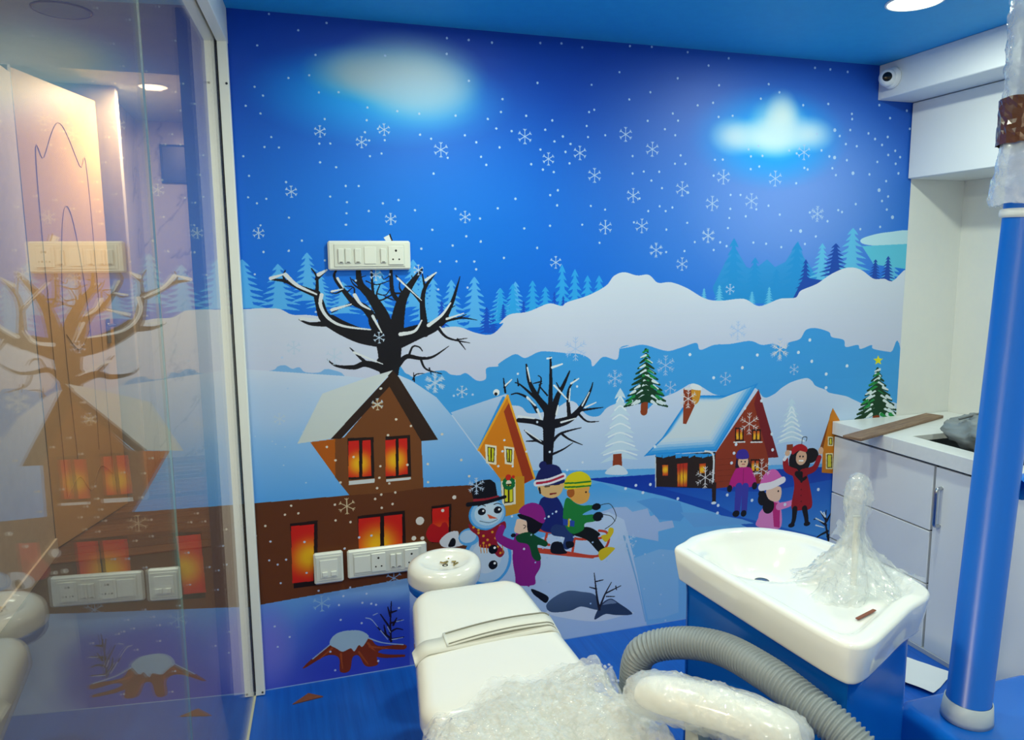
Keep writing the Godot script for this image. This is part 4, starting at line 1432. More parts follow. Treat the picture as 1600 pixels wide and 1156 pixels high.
	_dot(2641, 467, 8.0, 8.0, "a8c8f0")
	_dot(2549, 478, 5.5, 5.5, "a8c8f0")
	_dot(2732, 470, 5.7, 5.7, "a8c8f0")
	_dot(2895, 461, 5.9, 5.9, "a8c8f0")
	_dot(1638, 524, 4.7, 4.7, "a8c8f0")
	_dot(1687, 553, 4.7, 4.7, "a8c8f0")
	_dot(1928, 497, 4.9, 4.9, "a8c8f0")
	_dot(2341, 518, 5.3, 5.3, "a8c8f0")
	_dot(1809, 569, 4.8, 4.8, "a8c8f0")
	_dot(1586, 596, 4.6, 4.6, "a8c8f0")
	_dot(2791, 538, 8.3, 8.3, "a8c8f0")
	_dot(2828, 497, 5.8, 5.8, "a8c8f0")
	_dot(2844, 565, 5.8, 5.8, "a8c8f0")
	_dot(2811, 586, 5.8, 5.8, "a8c8f0")
	_dot(2013, 574, 5.0, 5.0, "a8c8f0")
	_dot(2062, 573, 5.1, 5.1, "a8c8f0")
	_dot(1371, 629, 4.4, 4.4, "a8c8f0")
	_dot(1433, 643, 4.5, 4.5, "a8c8f0")
	_dot(1626, 646, 4.7, 4.7, "a8c8f0")
	_dot(1678, 626, 4.7, 4.7, "a8c8f0")
	_dot(1706, 645, 4.7, 4.7, "a8c8f0")
	_dot(1737, 630, 4.8, 4.8, "a8c8f0")
	_dot(2014, 632, 5.0, 5.0, "a8c8f0")
	_dot(2010, 670, 5.0, 5.0, "a8c8f0")
	_dot(2143, 632, 5.1, 5.1, "a8c8f0")
	_dot(2091, 662, 5.1, 5.1, "a8c8f0")
	_dot(2204, 616, 5.2, 5.2, "a8c8f0")
	_dot(2263, 653, 5.3, 5.3, "a8c8f0")
	_dot(2419, 642, 5.4, 5.4, "a8c8f0")
	_dot(2571, 630, 5.6, 5.6, "a8c8f0")
	_dot(2592, 638, 5.6, 5.6, "a8c8f0")
	_dot(2665, 602, 5.7, 5.7, "a8c8f0")
	_dot(2841, 624, 5.8, 5.8, "a8c8f0")
	_dot(2876, 658, 8.5, 8.5, "a8c8f0")
	_dot(2516, 679, 5.5, 5.5, "a8c8f0")
	_dot(1334, 703, 4.4, 4.4, "a8c8f0")
	_dot(1562, 692, 4.6, 4.6, "a8c8f0")
	_dot(1711, 720, 4.8, 4.8, "a8c8f0")
	_dot(1808, 692, 4.8, 4.8, "a8c8f0")
	_dot(2005, 712, 5.0, 5.0, "a8c8f0")
	_dot(2325, 721, 5.3, 5.3, "a8c8f0")
	_dot(2375, 723, 7.8, 7.8, "a8c8f0")
	_dot(2457, 746, 5.5, 5.5, "a8c8f0")
	_dot(2698, 713, 5.7, 5.7, "a8c8f0")
	_dot(2809, 702, 5.8, 5.8, "a8c8f0")
	_dot(1410, 774, 4.5, 4.5, "a8c8f0")
	_dot(1846, 771, 4.9, 4.9, "a8c8f0")
	_dot(1969, 772, 5.0, 5.0, "a8c8f0")
	_dot(1938, 804, 5.0, 5.0, "a8c8f0")
	_dot(2001, 788, 5.0, 5.0, "a8c8f0")
	_dot(2134, 773, 5.2, 5.2, "a8c8f0")
	_dot(2199, 778, 5.2, 5.2, "a8c8f0")
	_dot(2278, 793, 5.3, 5.3, "a8c8f0")
	_dot(2401, 779, 5.4, 5.4, "a8c8f0")
	_dot(1798, 808, 4.9, 4.9, "a8c8f0")
	_dot(1712, 812, 4.8, 4.8, "a8c8f0")
	_dot(2094, 384, 5.0, 5.0, "a8c8f0")
	_dot(2142, 369, 5.1, 5.1, "a8c8f0")
	_dot(2107, 412, 5.1, 5.1, "a8c8f0")
	_dot(2164, 408, 5.1, 5.1, "a8c8f0")
	_dot(2298, 381, 5.2, 5.2, "a8c8f0")
	_dot(2337, 392, 5.3, 5.3, "a8c8f0")
	_dot(2466, 375, 5.4, 5.4, "a8c8f0")
	_dot(2944, 262, 5.9, 5.9, "a8c8f0")
	_dot(2921, 184, 5.8, 5.8, "a8c8f0")
	_dot(2765, 168, 5.7, 5.7, "a8c8f0")
	_dot(2438, 306, 5.4, 5.4, "a8c8f0")
	_dot(253, 767, 4.0, 4.0, "b0ccf0")
	_dot(207, 802, 3.9, 3.9, "b0ccf0")
	_dot(121, 806, 3.9, 3.9, "b0ccf0")
	_dot(88, 884, 3.8, 3.8, "b0ccf0")
	_dot(330, 837, 4.0, 4.0, "b0ccf0")
	_dot(410, 710, 4.1, 4.1, "b0ccf0")
	_dot(727, 726, 4.4, 4.4, "b0ccf0")
	_dot(857, 750, 4.5, 4.5, "b0ccf0")
	_dot(914, 770, 4.6, 4.6, "b0ccf0")
	_dot(803, 784, 4.5, 4.5, "b0ccf0")
	_dot(683, 796, 4.4, 4.4, "b0ccf0")
	_dot(753, 844, 4.4, 4.4, "b0ccf0")
	_dot(817, 844, 4.5, 4.5, "b0ccf0")
	_dot(887, 845, 4.6, 4.6, "b0ccf0")
	_dot(894, 875, 4.6, 4.6, "b0ccf0")
	_dot(1006, 832, 4.7, 4.7, "b0ccf0")
	_dot(562, 890, 4.3, 4.3, "b0ccf0")
	_dot(859, 944, 4.6, 4.6, "b0ccf0")
	_dot(744, 949, 4.5, 4.5, "b0ccf0")
	_dot(437, 911, 4.2, 4.2, "b0ccf0")
	_dot(290, 1022, 4.0, 4.0, "b0ccf0")
	_dot(165, 1183, 4.0, 4.0, "b0ccf0")
	_dot(516, 1316, 4.3, 4.3, "b0ccf0")
	_dot(796, 1362, 4.6, 4.6, "b0ccf0")
	_dot(872, 1362, 4.7, 4.7, "b0ccf0")
	_dot(514, 1317, 4.8, 4.8, "d8d0c4")
	_dot(569, 1439, 4.9, 4.9, "d8d0c4")
	_dot(625, 1469, 4.9, 4.9, "d8d0c4")
	_dot(536, 1498, 4.9, 4.9, "d8d0c4")
	_dot(308, 1525, 4.6, 4.6, "d8d0c4")
	_dot(337, 1579, 4.7, 4.7, "d8d0c4")
	_dot(404, 1572, 4.7, 4.7, "d8d0c4")
	_dot(607, 1621, 5.0, 5.0, "d8d0c4")
	_dot(503, 1617, 4.9, 4.9, "d8d0c4")
	_dot(498, 1662, 4.9, 4.9, "d8d0c4")
	_dot(535, 1688, 4.9, 4.9, "d8d0c4")
	_dot(488, 1702, 4.9, 4.9, "d8d0c4")
	_dot(503, 1729, 4.9, 4.9, "d8d0c4")
	_dot(479, 1744, 4.9, 4.9, "d8d0c4")
	_dot(557, 1726, 4.9, 4.9, "d8d0c4")
	_dot(545, 1771, 4.9, 4.9, "d8d0c4")
	_dot(503, 1782, 4.9, 4.9, "d8d0c4")
	_dot(328, 1750, 4.7, 4.7, "d8d0c4")
	_dot(328, 1812, 4.7, 4.7, "d8d0c4")
	_dot(383, 1825, 4.8, 4.8, "d8d0c4")
	_dot(413, 1890, 4.8, 4.8, "d8d0c4")
	_dot(460, 1888, 4.9, 4.9, "d8d0c4")
	_dot(170, 1737, 4.5, 4.5, "d8d0c4")
	_dot(146, 1769, 4.5, 4.5, "d8d0c4")
	_dot(194, 1769, 4.6, 4.6, "d8d0c4")
	_dot(75, 1804, 4.5, 4.5, "d8d0c4")
	_dot(90, 1866, 4.5, 4.5, "d8d0c4")
	_dot(211, 1883, 4.6, 4.6, "d8d0c4")
	_dot(40, 1838, 4.4, 4.4, "d8d0c4")
	_dot(357, 1927, 4.8, 4.8, "d8d0c4")
	_dot(352, 1666, 4.7, 4.7, "d8d0c4")
	_dot(686, 1698, 5.1, 5.1, "d8d0c4")
	_dot(687, 1625, 5.1, 5.1, "d8d0c4")
	_dot(821, 1621, 5.2, 5.2, "d8d0c4")
	_dot(746, 1511, 5.1, 5.1, "d8d0c4")
	_dot(852, 1690, 5.2, 5.2, "d8d0c4")
	_dot(992, 1600, 5.4, 5.4, "d8d0c4")
	_dot(973, 1660, 5.4, 5.4, "d8d0c4")
	_dot(90, 1866, 4.0, 4.0, "b8c8ec")
	_dot(142, 1943, 4.1, 4.1, "b8c8ec")
	_dot(82, 1938, 4.1, 4.1, "b8c8ec")
	_dot(111, 1958, 4.1, 4.1, "b8c8ec")
	_dot(118, 2032, 4.1, 4.1, "b8c8ec")
	_dot(254, 2082, 4.2, 4.2, "b8c8ec")
	_dot(372, 2086, 4.3, 4.3, "b8c8ec")
	_dot(357, 1928, 4.3, 4.3, "b8c8ec")
	_dot(459, 1888, 4.4, 4.4, "b8c8ec")
	_dot(413, 1889, 4.3, 4.3, "b8c8ec")
	_dot(211, 1883, 4.2, 4.2, "b8c8ec")
	_dot(213, 2005, 4.2, 4.2, "b8c8ec")
	_dot(88, 2199, 4.1, 4.1, "b8c8ec")
	_dot(140, 2250, 4.2, 4.2, "b8c8ec")
	_dot(95, 2282, 4.1, 4.1, "b8c8ec")
	_dot(331, 2212, 4.3, 4.3, "b8c8ec")
	_dot(410, 2238, 4.4, 4.4, "b8c8ec")
	_dot(416, 2155, 4.4, 4.4, "b8c8ec")
	_dot(450, 2164, 4.4, 4.4, "b8c8ec")
	_dot(468, 2171, 4.5, 4.5, "b8c8ec")
	_dot(557, 2198, 4.5, 4.5, "b8c8ec")
	_dot(327, 2151, 4.3, 4.3, "b8c8ec")
	_dot(345, 2117, 4.3, 4.3, "b8c8ec")
	_dot(433, 2120, 4.4, 4.4, "b8c8ec")
	_dot(302, 2415, 4.3, 4.3, "b8c8ec")
	_dot(469, 2406, 4.5, 4.5, "b8c8ec")
	_dot(287, 2335, 4.3, 4.3, "b8c8ec")
	_dot(1140, 1491, 5.0, 5.0, "d4e2f4")
	_dot(1000, 1555, 4.8, 4.8, "d4e2f4")
	_dot(991, 1600, 4.8, 4.8, "d4e2f4")
	_dot(1034, 1666, 4.9, 4.9, "d4e2f4")
	_dot(974, 1660, 4.8, 4.8, "d4e2f4")
	_dot(1059, 1289, 4.8, 4.8, "d4e2f4")
	_dot(1314, 1355, 5.1, 5.1, "d4e2f4")
	_dot(1340, 1677, 5.2, 5.2, "d4e2f4")
	_dot(1271, 1704, 5.1, 5.1, "d4e2f4")
	_dot(1093, 1610, 4.9, 4.9, "d4e2f4")
	_dot(1194, 1620, 5.0, 5.0, "d4e2f4")
	_dot(1222, 1877, 5.1, 5.1, "d4e2f4")
	_dot(1080, 2021, 5.0, 5.0, "d4e2f4")
	_dot(1029, 1876, 4.9, 4.9, "d4e2f4")
	_dot(1189, 1895, 5.1, 5.1, "d4e2f4")
	_dot(1246, 1994, 5.2, 5.2, "d4e2f4")
	_dot(2451, 1208, 7.7, 7.7, "d4e2f4")
	_dot(2392, 1262, 7.6, 7.6, "d4e2f4")
	_dot(2467, 1306, 7.7, 7.7, "d4e2f4")
	_dot(2665, 1337, 8.0, 8.0, "d4e2f4")
	_dot(1836, 1247, 6.9, 6.9, "d4e2f4")
	_dot(2175, 1264, 7.3, 7.3, "d4e2f4")
	_dot(2550, 1369, 7.9, 7.9, "d4e2f4")
	_dot(1956, 1354, 7.1, 7.1, "d4e2f4")
	_dot(2100, 1317, 7.2, 7.2, "d4e2f4")
	_dot(2206, 1472, 7.4, 7.4, "d4e2f4")
	_dot(2268, 1629, 7.6, 7.6, "d4e2f4")
	_dot(2553, 1433, 7.9, 7.9, "d4e2f4")
	_dot(2120, 1500, 7.3, 7.3, "d4e2f4")
	_dot(1676, 1638, 6.8, 6.8, "d4e2f4")
	_dot(1588, 1801, 6.7, 6.7, "d4e2f4")
	_dot(1622, 1837, 6.8, 6.8, "d4e2f4")
	_dot(1539, 1810, 6.6, 6.6, "d4e2f4")
	_dot(1657, 1804, 6.8, 6.8, "d4e2f4")
	_dot(1793, 1882, 7.0, 7.0, "d4e2f4")
	_dot(1998, 1935, 7.3, 7.3, "d4e2f4")
	_dot(2044, 1891, 7.3, 7.3, "d4e2f4")
	_dot(1996, 1970, 7.3, 7.3, "d4e2f4")
	_dot(2538, 1916, 8.0, 8.0, "d4e2f4")
	_dot(2081, 1662, 7.3, 7.3, "d4e2f4")
	_dot(2072, 1701, 7.3, 7.3, "d4e2f4")
	_dot(2061, 1745, 7.3, 7.3, "d4e2f4")
	_dot(2175, 1930, 7.5, 7.5, "d4e2f4")
	_dot(2355, 1969, 7.8, 7.8, "d4e2f4")
	_dot(2275, 1703, 7.6, 7.6, "d4e2f4")
	_dot(116, 1488, 3.1, 3.1, "a8c8ee")
	_dot(223, 1461, 3.2, 3.2, "a8c8ee")
	_dot(127, 1500, 3.1, 3.1, "a8c8ee")
	_dot(58, 1465, 3.1, 3.1, "a8c8ee")
	_dot(151, 1581, 3.1, 3.1, "a8c8ee")
	_dot(42, 1386, 3.0, 3.0, "a8c8ee")
	_dot(31, 1576, 3.1, 3.1, "a8c8ee")
	_dot(179, 1296, 3.1, 3.1, "a8c8ee")
	_dot(227, 1655, 3.2, 3.2, "a8c8ee")
	_dot(159, 1513, 3.1, 3.1, "a8c8ee")
	_dot(1206, 1884, 4.0, 4.0, "a8c8ee")
	_dot(1432, 1931, 4.2, 4.2, "a8c8ee")
	_dot(1225, 1993, 4.0, 4.0, "a8c8ee")
	_dot(1129, 2086, 4.0, 4.0, "a8c8ee")
	_dot(1380, 2305, 4.2, 4.2, "a8c8ee")
	_dot(1428, 2213, 4.2, 4.2, "a8c8ee")
	_dot(1416, 2222, 4.2, 4.2, "a8c8ee")
	_dot(1388, 2031, 4.1, 4.1, "a8c8ee")
	_dot(1744, 2440, 4.5, 4.5, "a8c8ee")
	_dot(1636, 2276, 4.4, 4.4, "a8c8ee")
	_dot(1301, 1997, 4.1, 4.1, "a8c8ee")
	_dot(1285, 1919, 4.0, 4.0, "a8c8ee")
	_dot(1585, 2116, 4.3, 4.3, "a8c8ee")
	_dot(1637, 2116, 4.4, 4.4, "a8c8ee")
	_dot(1716, 2359, 4.5, 4.5, "a8c8ee")
	_dot(1112, 1964, 3.9, 3.9, "a8c8ee")
	_dot(1680, 2163, 4.4, 4.4, "a8c8ee")
	_dot(1726, 2133, 4.4, 4.4, "a8c8ee")
	_dot(1154, 2169, 4.0, 4.0, "a8c8ee")
	_dot(1592, 2052, 4.3, 4.3, "a8c8ee")
	_dot(1163, 2029, 4.0, 4.0, "a8c8ee")
	_dot(1719, 2314, 4.5, 4.5, "a8c8ee")
	_dot(1182, 1990, 4.0, 4.0, "a8c8ee")
	_dot(1172, 1901, 4.0, 4.0, "a8c8ee")
	_dot(1603, 2008, 4.3, 4.3, "a8c8ee")
	_dot(1453, 2122, 4.2, 4.2, "a8c8ee")
	_dot(1225, 2228, 4.1, 4.1, "a8c8ee")
	_dot(1189, 2180, 4.0, 4.0, "a8c8ee")
	_dot(1181, 2073, 4.0, 4.0, "a8c8ee")
	_dot(1239, 2008, 4.0, 4.0, "a8c8ee")


# ---------------------------------------------------------------- scene

func _ready() -> void:
	setup_view()
	noise.seed = 3
	build_shell()
	build_partition()
	build_corridor()
	build_lights()
	build_cabinets()
	build_chair()
	build_unit()
	build_small_things()


func setup_view() -> void:
	var cam := Camera3D.new()
	cam.name = "camera"
	cam.position = Vector3(0.1414, 1.5915, 2.8101)
	cam.rotation_degrees = Vector3(-7.99, -17.644, -0.515)
	cam.fov = 52.55
	cam.near = 0.02
	cam.far = 60.0
	add_child(cam)
	cam.current = true
	var e := Environment.new()
	e.background_mode = Environment.BG_COLOR
	e.background_color = Color(0.02, 0.02, 0.025)
	e.tonemap_mode = Environment.TONE_MAPPER_LINEAR
	e.tonemap_exposure = 1.0
	e.sdfgi_enabled = true
	e.ssao_enabled = true
	e.ssil_enabled = true
	var w := WorldEnvironment.new()
	w.name = "environment"
	w.environment = e
	add_child(w)


func streak_texture(base: Color, dark: Color, seed_: int, along := 0.006, across := 0.09) -> ImageTexture:
	var n := FastNoiseLite.new()
	n.seed = seed_
	n.frequency = 1.0
	n.fractal_octaves = 4
	var im := Image.create(256, 256, false, Image.FORMAT_RGB8)
	for y in 256:
		for x in 256:
			var k := n.get_noise_2d(x * across, y * along) * 0.7 + n.get_noise_2d(x * across * 4.0 + 300, y * along * 2.5) * 0.4
			im.set_pixel(x, y, base.lerp(dark, clampf(0.5 + k * 0.9, 0.0, 1.0)))
	return ImageTexture.create_from_image(im)


func mottled(hex: String, hex2: String, rough: float, size: float, seed_: int) -> StandardMaterial3D:
	var m := StandardMaterial3D.new()
	m.albedo_texture = streak_texture(Color(hex), Color(hex2), seed_, 0.03, 0.03)
	m.uv1_triplanar = true
	m.uv1_world_triplanar = true
	m.uv1_scale = Vector3.ONE / size
	m.roughness = rough
	return m


func build_shell() -> void:
	var plaster := mottled("e2e4e2", "dfe2e1", 0.7, 0.8, 11)
	# floor of blue vinyl
	var fm := StandardMaterial3D.new()
	fm.albedo_texture = streak_texture(Color("0c62c8"), Color("0752b4"), 5)
	fm.uv1_triplanar = true
	fm.uv1_world_triplanar = true
	fm.uv1_scale = Vector3(1.3, 1.3, 0.9)
	fm.roughness = 0.42
	structure(slab([[0.005, 0.0], [3.3, 0.0], [3.3, 4.02], [-0.276, 4.02]], -0.06, 0.0), "floor", fm, Vector3.ZERO)
	structure(slab([[0.0, 0.0], [3.3, 0.0], [3.3, 4.02], [-0.276, 4.02]], H, H + 0.1), "ceiling", mottled("22a4e6", "1e9ee2", 0.6, 0.5, 8), Vector3.ZERO)
	# mural wall: plaster with the printed wallpaper on it
	var wall := structure(box(Vector3(3.5, 2.8, 0.1), Vector3.ZERO, 0.001), "wall_back", plaster, Vector3(1.68, 1.4, -0.05))
	print_image = Image.create(TEX_W, TEX_H, false, Image.FORMAT_RGBA8)
	for y in TEX_H:
		print_image.fill_rect(Rect2i(0, y, TEX_W, 1), Color("0644b4").lerp(Color("006ae0"), smoothstep(0.0, 0.4, float(y) / TEX_H)))
	paint_mural()
	print_image.fill_rect(Rect2i(0, TEX_H - 3, TEX_W, 3), Color("8fb4e4"))
	var pm := StandardMaterial3D.new()
	print_image.convert(Image.FORMAT_RGB8)
	pm.albedo_texture = ImageTexture.create_from_image(print_image)
	pm.roughness = 0.48
	pm.metallic_specular = 0.38
	var st := begin(false)
	var c := [Vector3(0, H, 0.0015), Vector3(MURAL_W, H, 0.0015), Vector3(MURAL_W, 0, 0.0015), Vector3(0, 0, 0.0015)]
	var uv := [Vector2(0, 0), Vector2(1, 0), Vector2(1, 1), Vector2(0, 1)]
	for k in [0, 1, 2, 0, 2, 3]:
		st.set_uv(uv[k])
		st.add_vertex(c[k])
	for k in 4:
		var a: Vector3 = c[k]
		var b: Vector3 = c[(k + 1) % 4]
		var back := Vector3(0, 0, -0.0015)
		for v in [[a, k], [b, (k + 1) % 4], [b + back, (k + 1) % 4], [a, k], [b + back, (k + 1) % 4], [a + back, k]]:
			st.set_uv(uv[v[1]])
			st.add_vertex(v[0])
	var sheet := put(finish(st), "mural_print", pm, wall)
	sheet.position = -wall.position
	sheet.set_meta("label", "blue winter village wallpaper print with snow, houses and children")
	structure(box(Vector3(0.1, 2.6, 4.2), Vector3.ZERO, 0.001), "wall_right", plaster, Vector3(3.34, 1.3, 1.95))
	structure(box(Vector3(5.2, 2.9, 0.1), Vector3.ZERO, 0.001), "wall_front", plaster, Vector3(0.9, 1.45, 4.05))
	# boxed beam under the ceiling along the right wall
	structure(box(Vector3(0.55, 0.148, 4.0), Vector3.ZERO, 0.003), "trim_1", paint("dfe4ea", 0.6), Vector3(2.755 + 0.275, 2.376, 2.0))


func build_partition() -> void:
	var white := paint("f0f2ec", 0.4)
	var g := Node3D.new()
	g.name = "wall_left"
	add_child(g)
	g.set_meta("kind", "structure")
	g.position = Vector3(0.005, 0, 0)
	g.rotation_degrees.y = -GLASS_TURN
	var clear := film("e8f2ee", 0.035, 0.0)
	put(box(Vector3(0.005, 2.38, 1.145), Vector3(0, 1.195, 0.005 + 0.5725), 0.001), "glass_pane", clear, g)
	put(box(Vector3(0.005, 2.38, 1.6), Vector3(0, 1.195, 1.153 + 0.8), 0.001), "glass_pane", clear, g)
	put(box(Vector3(0.0045, 2.38, 0.001), Vector3(0, 1.195, 1.1518), 0.0002), "glass_edge", paint("5c7c78", 0.2), g)
	# aluminium channel at the wall: two halves that clasp the glass
	for s in [-1, 1]:
		var half := box(Vector3(0.033, 2.34, 0.028), Vector3(s * 0.0215, 1.172, 0.017), 0.002)
		var post := put(half, "post_channel", white, g)
		for y in [0.014, 2.2]:
			var screw := put(lathe([[0.004, 0.0], [0.004, 0.0015], [0.002, 0.0025]], 10), "screw", paint("55585a", 0.4, 0.8), post)
			screw.position = Vector3(s * 0.03, y, 0.031)
			screw.rotation_degrees.x = 90
		put(box(Vector3(0.034, 0.116, 3.0), Vector3(s * 0.022, 2.392, 1.5), 0.002), "top_rail", white, g)
	put(box(Vector3(0.003, 2.32, 0.006), Vector3(0.0052, 1.18, 0.03), 0.0005), "rubber_seal", paint("1c1e1e", 0.7), g)
	put(box(Vector3(0.014, 0.005, 3.0), Vector3(0, 0.0025, 1.53), 0.001), "threshold_strip", paint("c2c0aa", 0.6), g)


func build_corridor() -> void:
	var cream := mottled("d8d2c6", "cfc8bc", 0.6, 0.9, 21)
	var greyceil := mottled("c8cec8", "bec6c2", 0.7, 0.9, 22)
	structure(slab([[-1.75, -4.1], [0.005, -4.1], [0.005, 0.0], [-0.276, 4.02], [-1.75, 4.02]], -0.06, -0.004), "floor_001", paint("26221f", 0.45), Vector3.ZERO)
	var fl: Node = get_node("floor_001")
	# floor boards, laid across the corridor
	var wood := []
	for k in 3:
		var m := StandardMaterial3D.new()
		m.albedo_texture = streak_texture(Color(["7a5230", "6a4526", "85603c"][k]), Color(["4c3018", "3e2814", "5c3c20"][k]), 31 + k, 0.03, 0.006)
		m.uv1_triplanar = true
		m.uv1_scale = Vector3(1.2, 1.2, 1.2)
		m.roughness = 0.35
		wood.append(m)
	var rng := RandomNumberGenerator.new()
	rng.seed = 5
	var board := box(Vector3(1.95, 0.012, 0.117), Vector3.ZERO, 0.002)
	for k in 20:
		var b := put(board, "floor_board", wood[rng.randi() % 3], fl)
		b.position = Vector3(-0.72, -0.003 + rng.randf() * 0.0008, -4.0 + k * 0.12)
	# ceilings: lower part by the glass, higher part beyond
	structure(slab([[-1.48, -1.0], [0.0, -1.0], [0.0, 0.0], [-0.276, 4.02], [-1.48, 4.02]], H, H + 0.1), "ceiling_001", greyceil, Vector3.ZERO)
	structure(box(Vector3(1.7, 0.1, 3.2), Vector3.ZERO, 0.001), "ceiling_002", greyceil, Vector3(-0.85, 2.8, -2.5))
	structure(box(Vector3(0.1, 2.6, 5.9), Vector3.ZERO, 0.001), "wall_corridor", cream, Vector3(-1.14, 1.3, 1.12))
	structure(box(Vector3(0.012, 0.09, 5.9), Vector3.ZERO, 0.002), "baseboard_corridor", paint("dcd8cc", 0.4), Vector3(-1.084, 0.045, 1.12))
	# doorway in the left wall, a dark store room behind it
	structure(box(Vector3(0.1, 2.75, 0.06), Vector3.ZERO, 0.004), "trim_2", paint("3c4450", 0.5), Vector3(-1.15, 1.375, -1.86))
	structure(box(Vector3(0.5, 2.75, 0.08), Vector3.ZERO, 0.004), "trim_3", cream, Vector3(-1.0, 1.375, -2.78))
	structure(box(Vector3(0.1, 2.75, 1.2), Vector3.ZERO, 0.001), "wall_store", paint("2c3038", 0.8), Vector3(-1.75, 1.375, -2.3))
	# marble clad walls at the far end
	var marble := StandardMaterial3D.new()
	var im := Image.create(512, 512, false, Image.FORMAT_RGB8)
	var n := FastNoiseLite.new()
	n.seed = 41
	n.frequency = 0.006
	n.domain_warp_enabled = true
	n.domain_warp_amplitude = 60.0
	n.domain_warp_frequency = 0.008
	for y in 512:
		for x in 512:
			var k := absf(n.get_noise_2d(x + y * 0.6, y * 0.5))
			im.set_pixel(x, y, Color("bdb6ae").lerp(Color("74686a"), pow(maxf(0.0, 1.0 - k * 16.0), 2.0) * 0.7))
	marble.albedo_texture = ImageTexture.create_from_image(im)
	marble.uv1_triplanar = true
	marble.uv1_world_triplanar = true
	marble.uv1_scale = Vector3(0.6, 0.6, 0.6)
	marble.roughness = 0.25
	structure(box(Vector3(0.1, 2.75, 1.3), Vector3.ZERO, 0.001), "wall_corridor_001", marble, Vector3(-0.87, 1.375, -3.45))
	structure(box(Vector3(1.6, 2.75, 0.1), Vector3.ZERO, 0.001), "wall_far", marble, Vector3(-0.3, 1.375, -4.0))
	structure(box(Vector3(0.1, 2.75, 3.9), Vector3.ZERO, 0.001), "wall_corridor_002", marble, Vector3(0.055, 1.375, -2.05))
	structure(box(Vector3(0.06, 2.44, 0.09), Vector3.ZERO, 0.002), "trim_4", paint("2e3440", 0.5), Vector3(-0.085, 1.22, -0.05))
	var pn := thing("wall_panel", "dark blue square panel on marble wall beyond the glass", "panel", Vector3(-0.52, 2.42, -3.95))
	put(box(Vector3(0.27, 0.3, 0.03), Vector3(0, 0, 0.015), 0.003), "frame", paint("2a3450", 0.5), pn)
	put(box(Vector3(0.24, 0.27, 0.006), Vector3(0, 0, 0.031), 0.002), "face", paint("23305c", 0.3), pn)
	# moulded door standing ajar
	var d := thing("door_1", "cream moulded door standing ajar behind the glass partition", "door", Vector3(-1.105, 0.01, -1.87), -16.8)
	d.set_meta("kind", "structure")
	var cd := paint("dcb87c", 0.5)
	put(box(Vector3(0.036, 2.63, 0.84), Vector3(-0.018, 1.315, -0.425), 0.003), "door_leaf", cd, d)
	var groove := paint("a88450", 0.6)
	for line in [[[0.16, 0.25], [0.16, 2.1], [0.24, 2.2], [0.42, 2.42], [0.6, 2.2], [0.68, 2.1], [0.68, 0.25]], [[0.3, 0.45], [0.28, 1.2], [0.34, 1.75], [0.42, 1.95], [0.5, 1.75], [0.56, 1.2], [0.54, 0.45]], [[0.16, 0.25], [0.3, 0.34], [0.42, 0.22], [0.54, 0.34], [0.68, 0.25]], [[0.3, 1.2], [0.42, 1.1], [0.55, 1.2]]]:
		var path := []
		for q in line:
			path.append(Vector3(0.0, q[1], -q[0]))
		put(tube(path, func(_d: float, _l: float) -> float: return 0.0032, 8, 0.02), "moulding", groove, d)
	var chrome := paint("c4c8cc", 0.18, 1.0)
	var hd := put(box(Vector3(0.006, 0.16, 0.045), Vector3(0.004, 1.18, -0.77), 0.002), "handle_plate", chrome, d)
	put(tube([Vector3(0.006, 1.22, -0.77), Vector3(0.045, 1.22, -0.77), Vector3(0.055, 1.22, -0.75), Vector3(0.055, 1.218, -0.66)], func(_d: float, _l: float) -> float: return 0.009, 12, 0.006), "lever", chrome, hd)


func ceiling_light(at: Vector3, energy: float, colour: Color, label: String, lit := true) -> void:
	var t := thing("ceiling_light", label, "downlight", at, 0.0, "recessed ceiling lights")
	put(lathe([[0.084, 0.0], [0.092, 0.0], [0.092, -0.003], [0.088, -0.005], [0.085, -0.005], [0.084, -0.003]], 40), "rim", paint("eef0f0" if lit else "6c5c50", 0.4), t)
	var face := StandardMaterial3D.new()
	face.albedo_color = Color("f4f6f8")
	if lit:
		face.emission_enabled = true
		face.emission = colour
		face.emission_energy_multiplier = 3.0
	else:
		face.albedo_color = Color("b4b6b0")
	put(lathe([[0.001, -0.008], [0.05, -0.0075], [0.078, -0.0055], [0.084, -0.003], [0.084, -0.0005], [0.001, -0.0005]], 40), "diffuser", face, t)
	if lit:
		var a := AreaLight3D.new()
		a.name = "light"
		a.area_size = Vector2(0.12, 0.12)
		a.area_normalize_energy = true
		a.light_energy = energy
		a.light_color = colour
		a.area_range = 12.0
		a.shadow_enabled = true
		a.rotation_degrees.x = -90
		a.position.y = -0.014
		t.add_child(a)


func build_lights() -> void:
	var cool := Color(0.96, 1.0, 0.9)
	ceiling_light(Vector3(2.236, H, 0.70), LIGHT_POWER, cool, "lit round downlight in the blue ceiling near the boxed beam")
	ceiling_light(Vector3(0.85, H, 0.72), LIGHT_POWER, cool, "lit round downlight in the blue ceiling above the dental chair")
	ceiling_light(Vector3(2.236, H, 2.3), LIGHT_POWER, cool, "lit round downlight in the blue ceiling behind the basin")
	ceiling_light(Vector3(0.85, H, 2.3), LIGHT_POWER, cool, "lit round downlight in the blue ceiling behind the viewer")
	ceiling_light(Vector3(-0.62, H, 2.3), 3.8, Color(1.0, 0.92, 0.78), "added unseen downlight brightening the corridor beside the viewer")  # out of view lamp, added to lift the door and corridor walls
	ceiling_light(Vector3(-0.52, 2.75, -2.69), 3.6, Color(1.0, 0.88, 0.70), "lit downlight beyond the glass above the ajar door")
	ceiling_light(Vector3(-0.48, H, -0.17), 0.0, cool, "unlit brown ringed downlight in the corridor ceiling", false)


